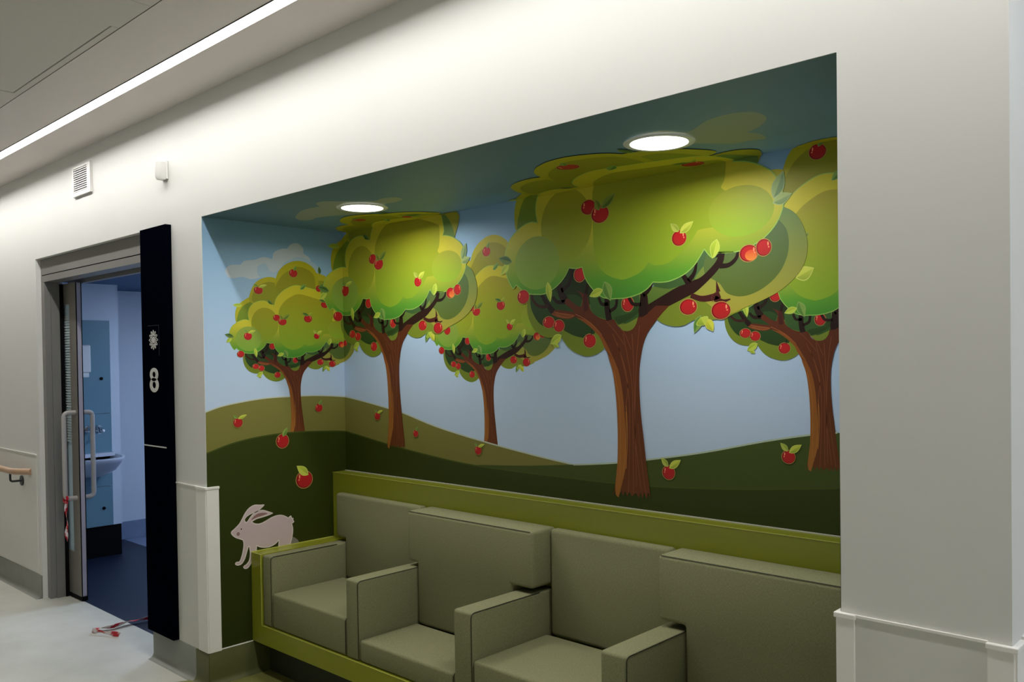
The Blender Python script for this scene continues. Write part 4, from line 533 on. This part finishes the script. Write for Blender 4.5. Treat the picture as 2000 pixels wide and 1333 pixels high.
ART = {'hill1': [[-4.5232, 1.2675], [-4.4471, 1.2895], [-4.3426, 1.3061], [-4.2065, 1.3196], [-4.0492, 1.3216], [-3.914, 1.3198], [-3.7409, 1.306], [-3.5624, 1.2833], [-3.3753, 1.2552], [-3.2623, 1.2362], [-3.0324, 1.1828], [-2.7251, 1.1316], [-2.4048, 1.0885], [-2.1975, 1.0655]], 'hilld': [[-4.5222, 1.0762], [-4.3993, 1.1109], [-4.2655, 1.1319], [-4.0967, 1.1417], [-3.9179, 1.1364], [-3.7459, 1.124], [-3.38, 1.0755], [-3.1463, 1.049], [-2.8267, 1.0214], [-2.5393, 1.0132], [-2.1985, 1.0097], [-1.9993, 1.0092], [-1.8288, 1.0129], [-1.5497, 1.0295], [-1.3494, 1.0473], [-1.12, 1.0717]], 'hillm': [[-2.747, 1.0226], [-2.4492, 1.0419], [-2.1975, 1.0655], [-2.1449, 1.0701], [-1.9809, 1.0886], [-1.8453, 1.1097], [-1.6012, 1.1537], [-1.3717, 1.2055], [-1.2092, 1.2364], [-1.1185, 1.2482]], 'cloudL': [[-4.4085, 1.9287], [-4.3835, 1.9531], [-4.3295, 1.9598, 1], [-4.3082, 1.9797], [-4.2587, 1.9871, 1], [-4.2047, 2.0059], [-4.1591, 1.9983, 1], [-4.1513, 2.0304], [-4.1151, 2.0508], [-4.076, 2.0571, 1], [-4.0508, 2.0817], [-4.0136, 2.0881], [-3.9842, 2.0655], [-3.9828, 2.0412, 1], [-3.9472, 2.0195], [-3.94, 2.0012, 1], [-3.8973, 1.9738], [-3.9608, 1.9165], [-4.0905, 1.9331], [-4.1444, 1.9377], [-4.2198, 1.908], [-4.2761, 1.8939], [-4.3182, 1.9023], [-4.3888, 1.8944]], 'cloudLi': [[-4.2285, 1.9075], [-4.2405, 1.955], [-4.1967, 1.9736], [-4.171, 1.936], [-4.1263, 1.9468], [-4.0893, 1.989], [-3.9964, 2.0199], [-3.8973, 1.9738], [-3.9611, 1.9002]], 'cloudC1': [[-3.4502, 2.6321], [-3.3379, 2.6832], [-3.2484, 2.7008], [-3.1678, 2.692, 1], [-3.1172, 2.7455], [-3.0541, 2.7512], [-2.9865, 2.6761], [-2.9056, 2.6013], [-2.8347, 2.6107], [-2.7807, 2.5854], [-2.7946, 2.5373], [-2.871, 2.5176], [-2.9304, 2.5221], [-3.0348, 2.4451], [-3.1828, 2.439], [-3.3259, 2.5101], [-3.4326, 2.538], [-3.4788, 2.5218], [-3.5371, 2.5413], [-3.5029, 2.5987]], 'cloudC2': [[-1.6237, 2.5595], [-1.5407, 2.6542], [-1.4287, 2.6701], [-1.3896, 2.596], [-1.2771, 2.6657], [-1.1938, 2.6794], [-1.1446, 2.6474], [-1.145, 2.571], [-1.2045, 2.4973], [-1.2643, 2.4634, 1], [-1.2441, 2.4084], [-1.2608, 2.3501], [-1.3007, 2.3639], [-1.3657, 2.3712], [-1.4289, 2.4458], [-1.4664, 2.4672], [-1.5602, 2.4723]], 'rabbit': [[-4.4053, 0.6934], [-4.3866, 0.709], [-4.3627, 0.7286], [-4.3487, 0.7484], [-4.3364, 0.7684], [-4.3206, 0.7881], [-4.3015, 0.8011], [-4.2806, 0.8068], [-4.2545, 0.8032], [-4.2306, 0.8016, 1], [-4.2514, 0.7863], [-4.2744, 0.7737], [-4.3004, 0.7695], [-4.3247, 0.7589], [-4.3366, 0.745], [-4.3304, 0.7307], [-4.3212, 0.7312, 1], [-4.3077, 0.7486], [-4.2902, 0.7649], [-4.2656, 0.7757], [-4.2375, 0.7755], [-4.2094, 0.7646], [-4.1846, 0.7547, 1], [-4.2133, 0.7482], [-4.2488, 0.7432], [-4.2768, 0.7394], [-4.302, 0.7289, 1], [-4.2808, 0.7163], [-4.2564, 0.7126], [-4.2281, 0.7195], [-4.1922, 0.7334], [-4.1633, 0.7388], [-4.1379, 0.7374], [-4.1125, 0.7266], [-4.0998, 0.7176, 1], [-4.0848, 0.7259], [-4.0813, 0.7149, 1], [-4.072, 0.7116], [-4.0741, 0.7031, 1], [-4.0679, 0.6956], [-4.0807, 0.6887, 1], [-4.075, 0.6591], [-4.0794, 0.6238], [-4.0895, 0.5896], [-4.0938, 0.5577], [-4.0723, 0.5212], [-4.113, 0.5253], [-4.1524, 0.5678], [-4.1531, 0.6196, 1], [-4.1734, 0.6036], [-4.2023, 0.5941], [-4.2307, 0.5948], [-4.2587, 0.6021], [-4.2749, 0.6118, 1], [-4.2801, 0.5836], [-4.2979, 0.5584], [-4.3089, 0.5289], [-4.3264, 0.5118], [-4.3407, 0.5129], [-4.345, 0.5215], [-4.3295, 0.5296], [-4.3154, 0.5458], [-4.3096, 0.5762], [-4.3123, 0.6128, 1], [-4.3192, 0.6124], [-4.3282, 0.5889], [-4.3391, 0.5595], [-4.3565, 0.5377], [-4.3768, 0.5347], [-4.3874, 0.5428], [-4.3816, 0.5486], [-4.3664, 0.5489], [-4.3541, 0.5716], [-4.3457, 0.6013], [-4.3418, 0.6256], [-4.3457, 0.6481], [-4.3608, 0.6568], [-4.3874, 0.6705]], 'rabbit_ear': [[-4.3011, 0.7382], [-4.2869, 0.7534], [-4.2659, 0.7631], [-4.2378, 0.7638], [-4.2131, 0.7571], [-4.2381, 0.7512], [-4.2697, 0.7462]], 'rabbit_leg': [[-4.0777, 0.6187], [-4.0536, 0.6065], [-4.0427, 0.5883], [-4.079, 0.5551], [-4.0937, 0.5642]], 'rabbit_eye': [-4.3538, 0.7024], 'rabbit_cheek': [-4.3704, 0.6817], 'fallen': [[-4.3605, 1.2098, 0.0238, 0.0231, 1], [-3.9092, 1.2566, 0.0216, 0.021, 5], [-4.1234, 1.1032, 0.0346, 0.0342, 5], [-4.0031, 0.8993, 0.0466, 0.0426, 8], [-3.4668, 1.215, 0.0229, 0.0194, 1], [-3.1704, 1.1422, 0.0189, 0.0173, 5], [-2.7424, 1.0884, 0.0212, 0.0195, 1], [-1.7451, 1.0707, 0.0263, 0.0254, 2], [-1.2815, 1.1602, 0.023, 0.0219, 2]], 'leaf5': [[-1.248, 1.7462], [-1.1928, 1.772]]}
mu = thing('wall_mural', 'apple orchard mural printed across the walls and ceiling of the recess', 'mural', ((X0+X1)/2, DEP, 0.9))
LAYER = [0.0004]; STEP = 0.000009
def spline(pts, closed=True, n=6):
    """Catmull-Rom through points; points with a third value are corners"""
    m = len(pts); out = []
    rng = range(m) if closed else range(m-1)
    for i in rng:
        p1, p2 = pts[i], pts[(i+1) % m]
        p0 = p1 if (len(p1) > 2 or (not closed and i == 0)) else pts[(i-1) % m]
        p3 = p2 if (len(p2) > 2 or (not closed and i == m-2)) else pts[(i+2) % m]
        d = hypot(p2[0]-p1[0], p2[1]-p1[1])
        def tan(a, b, c):
            l = hypot(b[0]-a[0], b[1]-a[1])+hypot(c[0]-b[0], c[1]-b[1])
            return ((c[0]-a[0])/max(l, 1e-6)*d, (c[1]-a[1])/max(l, 1e-6)*d)
        t1 = tan(p0, p1, p2); t2 = tan(p1, p2, p3)
        for k in range(n):
            t = k/n; h1 = 2*t**3-3*t*t+1; h2 = t**3-2*t*t+t; h3 = -2*t**3+3*t*t; h4 = t**3-t*t
            out.append((h1*p1[0]+h2*t1[0]+h3*p2[0]+h4*t2[0], h1*p1[1]+h2*t1[1]+h3*p2[1]+h4*t2[1]))
    if not closed: out.append(tuple(pts[-1][:2]))
    return out
def clip(poly, ax, val, keep):
    out = []
    for a, b in zip(poly, poly[1:]+poly[:1]):
        ia, ib = keep*(a[ax]-val) >= 0, keep*(b[ax]-val) >= 0
        if ia: out.append(a)
        if ia != ib:
            t = (val-a[ax])/(b[ax]-a[ax]); out.append((a[0]+t*(b[0]-a[0]), a[1]+t*(b[1]-a[1])))
    return out
class Art:
    """flat print in unrolled wall coordinates (s along the walls, t up and then over the ceiling)"""
    def __init__(self): self.v = []; self.f = []; self.c = []
    def tri(self, tri, cf, off):
        for reg in ('l', 'b', 'r', 'c'):
            p = list(tri)
            if reg == 'c':
                p = clip(clip(clip(clip(p, 1, ZT, 1) if p else p, 1, ZT+DEP-0.002, -1), 0, X0, 1), 0, X1, -1)
            else:
                p = clip(clip(p, 1, ZT, -1), 1, 0.16, 1)
                if p and reg == 'l': p = clip(clip(p, 0, X0, -1), 0, X0-DEP+0.002, 1)
                elif p and reg == 'b': p = clip(clip(p, 0, X0, 1), 0, X1, -1)
                elif p: p = clip(clip(p, 0, X1, 1), 0, X1+DEP-0.002, -1)
            if len(p) < 3: continue
            i0 = len(self.v)
            for s, t in p:
                if reg == 'b': q = (s, DEP-off, t)
                elif reg == 'l': q = (X0+off, DEP-(X0-s), t)
                elif reg == 'r': q = (X1-off, DEP-(s-X1), t)
                else: q = (s, DEP-(t-ZT), ZT-off)
                self.v.append(q); self.c.append(cf(s, t))
            self.f.append(tuple(range(i0, i0+len(p))))
    def poly(self, pts, c0, c1=None, off=None, stops=None):
        """c0 colour at the top of the shape, c1 at its bottom"""
        c1 = c1 or c0
        if off is None: LAYER[0] += STEP; off = LAYER[0]
        t1 = max(p[1] for p in pts); t0 = min(p[1] for p in pts); a, b = lin(c0), lin(c1)
        def cf(s, t):
            k = (t-t0)/max(t1-t0, 1e-6); return tuple(b[i]+(a[i]-b[i])*k for i in range(3))+(1.0,)
        tris = [[pts[i][:2] for i in tr] for tr in tessellate_polygon([[Vector((p[0], p[1], 0)) for p in pts]])]
        if not stops:
            for tr in tris: self.tri(tr, cf, off)
            return
        st_ = [(t0+(t1-t0)*k, lin(c)) for k, c in stops]       # printed gradient with several stops, bottom to top
        for (ka, ca), (kb, cb) in zip(st_, st_[1:]):
            def cg(s, t, ka=ka, kb=kb, ca=ca, cb=cb):
                k = min(max((t-ka)/(kb-ka), 0), 1); return tuple(ca[i]+(cb[i]-ca[i])*k for i in range(3))+(1.0,)
            for tr in tris:
                q = clip(tr, 1, ka, 1)
                if len(q) > 2: q = clip(q, 1, kb, -1)
                for j in range(1, len(q)-1): self.tri([q[0], q[j], q[j+1]], cg, off)
    def stroke(self, pts, ws, c, off=None):
        L = []; R_ = []; m = len(pts)
        for i, p in enumerate(pts):
            a, b = pts[max(i-1, 0)], pts[min(i+1, m-1)]; d = hypot(b[0]-a[0], b[1]-a[1]) or 1
            nx, ny = -(b[1]-a[1])/d, (b[0]-a[0])/d; w_ = ws[i]/2
            L.append((p[0]+nx*w_, p[1]+ny*w_)); R_.append((p[0]-nx*w_, p[1]-ny*w_))
        if off is None: LAYER[0] += STEP; off = LAYER[0]
        cl_ = (*lin(c), 1.0)
        for i in range(m-1):
            self.tri([L[i], L[i+1], R_[i+1]], lambda s, t: cl_, off); self.tri([L[i], R_[i+1], R_[i]], lambda s, t: cl_, off)
    def build(self, name, parent):
        if not self.v: return None
        me = bpy.data.meshes.new(name); me.from_pydata(self.v, [], self.f)
        at = me.color_attributes.new('Col', 'FLOAT_COLOR', 'POINT')
        for i, c in enumerate(self.c): at.data[i].color = c
        return link(name, me, M['print'], parent)
def ellipse(cx_, cy_, rx, ry, n=22, a0=0.0):
    return [(cx_+rx*cos(a0+2*pi*k/n), cy_+ry*sin(a0+2*pi*k/n)) for k in range(n)]
def leaf_pts(b, t, wd, n=7):
    dx, dy = t[0]-b[0], t[1]-b[1]; L = hypot(dx, dy) or 1; nx, ny = -dy/L, dx/L
    up = [(b[0]+dx*k/n+nx*wd/2*sin(pi*(k/n)**0.85), b[1]+dy*k/n+ny*wd/2*sin(pi*(k/n)**0.85)) for k in range(n+1)]
    dn = [(b[0]+dx*k/n-nx*wd/2*sin(pi*(k/n)**0.85), b[1]+dy*k/n-ny*wd/2*sin(pi*(k/n)**0.85)) for k in range(n-1, 0, -1)]
    mid = [(b[0]+dx*k/n, b[1]+dy*k/n) for k in range(n+1)]
    return up+dn, up+mid[::-1][1:-1]
def mixc(a, b, k): return tuple(a[i]+(b[i]-a[i])*k for i in range(3))
def draw_leaf(A, c, b, t, wd, halo=True):
    if halo:
        o_, _ = leaf_pts((b[0]-(t[0]-b[0])*0.06, b[1]-(t[1]-b[1])*0.06), (t[0]+(t[0]-b[0])*0.06, t[1]+(t[1]-b[1])*0.06), wd*1.18)
        A.poly(o_, mixc(c, (220, 225, 150), 0.35))
    f, h = leaf_pts(b, t, wd); A.poly(f, c, mixc(c, (40, 80, 30), 0.25)); A.poly(h, mixc(c, (230, 230, 120), 0.22))
def draw_apple(name, parent, x, y, rx, ry, leaf, hi, dim=0.0):
    A = Art()
    A.poly(ellipse(x, y, rx*1.08, ry*1.08), (186, 146, 80))
    A.poly(ellipse(x, y, rx, ry), (150, 14, 20), (112, 8, 14))
    A.poly(ellipse(x+0.04*rx, y-0.04*ry, rx*0.88, ry*0.88), (190, 26, 34), (176, 36, 34))
    if hi == 2: A.poly(ellipse(x+0.25*rx, y-0.25*ry, rx*0.66, ry*0.66), (214, 70, 40), (232, 140, 60))
    sgn = 1 if hi > 0 else -1
    if hi: A.poly(ellipse(x+sgn*0.58*rx, y+0.42*ry, rx*0.09, ry*0.26), (240, 150, 110)); A.poly(ellipse(x+sgn*0.66*rx, y+0.02*ry, rx*0.09, ry*0.09), (240, 150, 110))
    G_, Y_, D_ = (112, 150, 60), (196, 206, 70), (62, 98, 40)
    def lf(c, bx, by, tx, ty, wd): draw_leaf(A, c, (x+bx*rx, y+by*ry), (x+tx*rx, y+ty*ry), wd*(rx+ry)/2)
    if leaf == 1: lf(Y_, 0.1, 0.8, 1.9, 1.5, 0.6); lf(G_, -0.1, 0.9, -1.0, 1.5, 0.5)
    elif leaf == 2: lf((170, 184, 70), -0.1, 0.9, -1.15, 2.0, 0.75); lf(Y_, 0.2, 0.7, 1.9, 1.9, 0.9)
    elif leaf == 3: lf((110, 124, 40), -0.1, 0.5, -0.5, 1.7, 0.7); lf((100, 124, 40), 0.2, 0.7, 1.7, 2.0, 0.8)
    elif leaf == 4: A.stroke([(x+0.3*rx, y+0.8*ry), (x+0.38*rx, y+1.6*ry)], [rx*0.14]*2, (30, 20, 14))
    elif leaf == 5: lf(G_, 0.1, 0.7, 0.75, 1.85, 0.6)
    elif leaf == 6: lf(D_, 0.3, 0.9, 3.4, 0.2, 1.6); lf((130, 150, 50), 0.6, -0.2, 1.6, -2.0, 1.0)
    elif leaf == 7: lf(D_, 0.1, 0.8, -1.4, 1.4, 0.6); lf((150, 170, 50), 0.2, 0.8, 1.0, 1.6, 0.5)
    elif leaf == 8: lf(Y_, 0.45, 0.55, -0.85, 1.65, 0.85)
    o = A.build(name, parent)
    return o
def painted_tree(idx, sx, sz, os_, ot, label):
    T = lambda p: ((os_+sx*p[0], ot+sz*p[1]) + ((1,) if len(p) > 2 else ()))
    F = Art(); sc = (sx+sz)/2
    backs = [a for a in TREE['apples'] if not a[7]]
    for part, c0, c1, pts in TREE['polys']:
        if part == 'b': F.poly(spline([T(p) for p in pts]), c0, c1)
    off_ap = LAYER[0]; LAYER[0] += 6*STEP
    W_ = Art()
    tp = [p for p in TREE['polys'] if p[0] == 't']
    W_.poly(spline([T(p) for p in tp[0][3]]), tp[0][1], tp[0][2])
    for part, c0, c1, pts in tp[1:]: W_.poly(spline([T(p) for p in pts]), c0, c1)
    last = None
    for c, pts in TREE['strokes']:
        q = spline([T(p[:2]) for p in pts], closed=False, n=5); m = len(q); ws = []
        for i in range(m):
            u = i/(m-1)*(len(pts)-1); k = min(int(u), len(pts)-2); ws.append((pts[k][2]+(pts[k+1][2]-pts[k][2])*(u-k))*sc)
        if c != last: LAYER[0] += STEP; last = c
        W_.stroke(q, ws, c, LAYER[0])
    for part, c0, c1, pts in TREE['polys']:
        if part == 'k':
            q = spline([T(p) for p in pts]); q.append(q[0]); F.stroke(q, [0.0075*sc]*len(q), (150, 190, 90))
        elif part == 'c': F.poly(spline([T(p) for p in pts]), c0, c1, stops=[(0, (70, 140, 46)), (0.12, (94, 154, 46)), (0.27, (152, 168, 50)), (0.43, (198, 190, 54)), (1, (202, 190, 40))] if c0[0] == 176 else None)
    o = F.build('painted_tree', mu); o['label'] = label
    top = LAYER[0]; hi_ = top; ev = 0
    W_.build('painted_trunk', o)
    for a in TREE['apples']:
        if a[6] and idx not in a[6]: continue
        LAYER[0] = (top + (ev % 2)*13*STEP) if a[7] else off_ap; ev += 1
        q = T(a[:2]); draw_apple('painted_apple', o, q[0], q[1], a[2]*sx, a[3]*sz, a[4], a[5])
        hi_ = max(hi_, LAYER[0])
    LF = TREE['leaves']
    for k, (c, l) in enumerate(LF):
        LAYER[0] = top + (k % 2)*4*STEP
        A = Art(); draw_leaf(A, c, T(l[0:2]), T(l[2:4]), l[4]*sc); A.build('painted_leaf', o); hi_ = max(hi_, LAYER[0])
    LAYER[0] = hi_

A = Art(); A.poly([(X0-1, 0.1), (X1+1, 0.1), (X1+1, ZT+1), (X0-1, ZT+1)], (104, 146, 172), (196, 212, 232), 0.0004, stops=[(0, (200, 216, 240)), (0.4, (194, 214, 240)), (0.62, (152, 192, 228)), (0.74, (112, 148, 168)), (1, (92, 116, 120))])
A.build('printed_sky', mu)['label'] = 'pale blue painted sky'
def cloud(key, c, key2=None, c2=None):
    A = Art(); A.poly(spline(ART[key]), c)
    if key2: A.poly(spline(ART[key2]), c2)
    A.build('painted_cloud', mu)
cloud('cloudL', (200, 210, 220), 'cloudLi', (176, 202, 222)); cloud('cloudC1', (160, 166, 146)); cloud('cloudC2', (150, 158, 138))
painted_tree(3, 0.572, 0.572, -2.679, 1.446, 'small painted apple tree between the two big ones')
def hill(key, c0, c1, rim, tail, label, r0=0):
    top = spline(ART[key], closed=False, n=4)
    A = Art(); A.poly([*top, *tail], c0, c1)
    top = top[r0:]; A.stroke(top, [0.006]*len(top), rim)
    A.build('painted_hill', mu)['label'] = label
hill('hill1', (132, 128, 64), (120, 114, 54), (196, 204, 190), [(-2.3, 0.85), (X0-0.78, 0.85)], 'pale olive painted hill')
painted_tree(1, 0.555, 0.535, -4.048, 1.449, 'smallest painted apple tree on the left side wall')
hill('hillm', (70, 86, 32), (64, 74, 26), (186, 200, 180), [(X1+0.78, 1.12), (X1+0.78, 0.8), (-2.35, 0.8)], 'mid green painted hill on the right', 8)
hill('hilld', (52, 62, 10), (44, 52, 7), (70, 84, 26), [(X1+0.78, 0.93), (X1+0.78, 0.1), (X0-0.78, 0.1)], 'dark green painted foreground hill')
painted_tree(5, 0.66, 0.66, -1.18, 1.54, 'painted apple tree cut off by the right edge of the recess')
A = Art(); draw_leaf(A, (190, 200, 70), ART['leaf5'][0], ART['leaf5'][1], 0.04); A.build('painted_leaf', mu)
painted_tree(2, 0.841, 0.841, -3.342, 1.593, 'painted apple tree whose crown reaches the nearer downlight')
painted_tree(4, 1.0, 1.0, TREE['origin'][0], TREE['origin'][1], 'largest painted apple tree with a thick brown trunk')
LV = LAYER[0]
for a in ART['fallen']:
    LAYER[0] = LV; draw_apple('painted_apple', mu, a[0], a[1], a[2], a[3], a[4], -1)['label'] = 'red painted apple lying on the hill'
# rabbit
A = Art(); rp = spline(ART['rabbit'], n=5)
A.poly(rp, (212, 192, 194), (202, 182, 180)); ro = rp+[rp[0]]; A.stroke(ro, [0.005]*len(ro), (226, 214, 206))
A.poly(spline(ART['rabbit_ear']), (150, 112, 108))
e = ART['rabbit_eye']; A.poly(ellipse(e[0], e[1], 0.0035, 0.0035), (40, 30, 30)); e = ART['rabbit_cheek']; A.poly(ellipse(e[0], e[1], 0.008, 0.0085), (140, 104, 104)); A.poly(ellipse(e[0], e[1], 0.003, 0.0035), (170, 140, 140))
ra = A.build('painted_rabbit', mu); ra['label'] = 'pale pink painted rabbit'
A = Art(); A.poly(spline(ART['rabbit_leg']), (130, 124, 118), off=LAYER[0]-8*STEP); A.build('rabbit_hind_leg', ra)
adopt(mu)

# ------------------------------------------------------------------ red and white barrier tape
def ribbon(name, pts, wd, label, wdir, seg=0.05):
    P_ = spline_3d(pts); me = bpy.data.meshes.new(name); v = []; f = []; c = []; acc = 0.0
    for i, p in enumerate(P_):
        if i: acc += (p-P_[i-1]).length
        tw = wdir(i/(len(P_)-1)); h = tw.normalized()*wd/2
        for s_ in (1, 0, -1):
            v.append(tuple(p+h*s_)); k = math.floor((acc+0.02*s_)/seg) % 2; c.append((*lin((196, 30, 44) if k else (226, 214, 212)), 1))
    n = len(P_)
    for i in range(n-1):
        for j in (0, 1): f.append((3*i+j, 3*i+j+1, 3*i+j+4, 3*i+j+3))
    me.from_pydata(v, [], f); at = me.color_attributes.new('Col', 'FLOAT_COLOR', 'POINT')
    for i, cc in enumerate(c): at.data[i].color = cc
    o = link(name, me, M['tape']); sm_ = o.modifiers.new('thickness', 'SOLIDIFY'); sm_.thickness = 0.0008
    return tag(o, label, 'tape')
def spline_3d(pts, n=14):
    xy = [Vector(p) for p in pts]; out = []
    for i in range(len(xy)-1):
        p0, p1, p2, p3 = xy[max(i-1, 0)], xy[i], xy[i+1], xy[min(i+2, len(xy)-1)]
        for k in range(n):
            t = k/n; out.append(0.5*((2*p1)+(p2-p0)*t+(2*p0-5*p1+4*p2-p3)*t*t+(3*p1-p0-3*p2+p3)*t**3))
    out.append(xy[-1]); return out
ribbon('barrier_tape', [(-4.90, 0.30, 0.020), (-4.956, 0.237, 0.022), (-4.967, 0.127, 0.020), (-4.958, 0.03, 0.018), (-4.99, -0.05, 0.019), (-4.955, -0.062, 0.018), (-4.87, -0.03, 0.019), (-4.79, 0.010, 0.012)], 0.042, 'crumpled red and white barrier tape lying across the threshold', lambda u: Vector((0.75, 0.3*sin(9*u), 0.75*abs(sin(11*u+0.4)))))
tt = thing('knotted_tape', 'red and white barrier tape knotted on the door pull handle', 'tape', (hx, 0.075, 0.4))
k1 = ribbon('tape_tail', [(hx+0.005, 0.070, 0.640), (hx-0.005, 0.072, 0.57), (hx+0.004, 0.075, 0.50), (hx-0.006, 0.072, 0.44), (hx, 0.074, 0.385)], 0.019, '', lambda u: Vector((cos(5*u+0.6), 0.5*sin(5*u+0.6), 0.12)), 0.045)
bm = bmesh.new()
tube_bm(bm, [(hx+0.024*cos(a*2*pi/10), LY0-0.067+0.004*sin(a), 0.648+0.021*sin(a*2*pi/10)) for a in range(11)], 0.008, 6, False)
k2 = bm_obj('tape_knot', bm, new_mat('tape_red', (190, 30, 44), 0.35), tt)
for kk in ('label', 'category'): del k1[kk]
k1.parent = tt
adopt(tt)
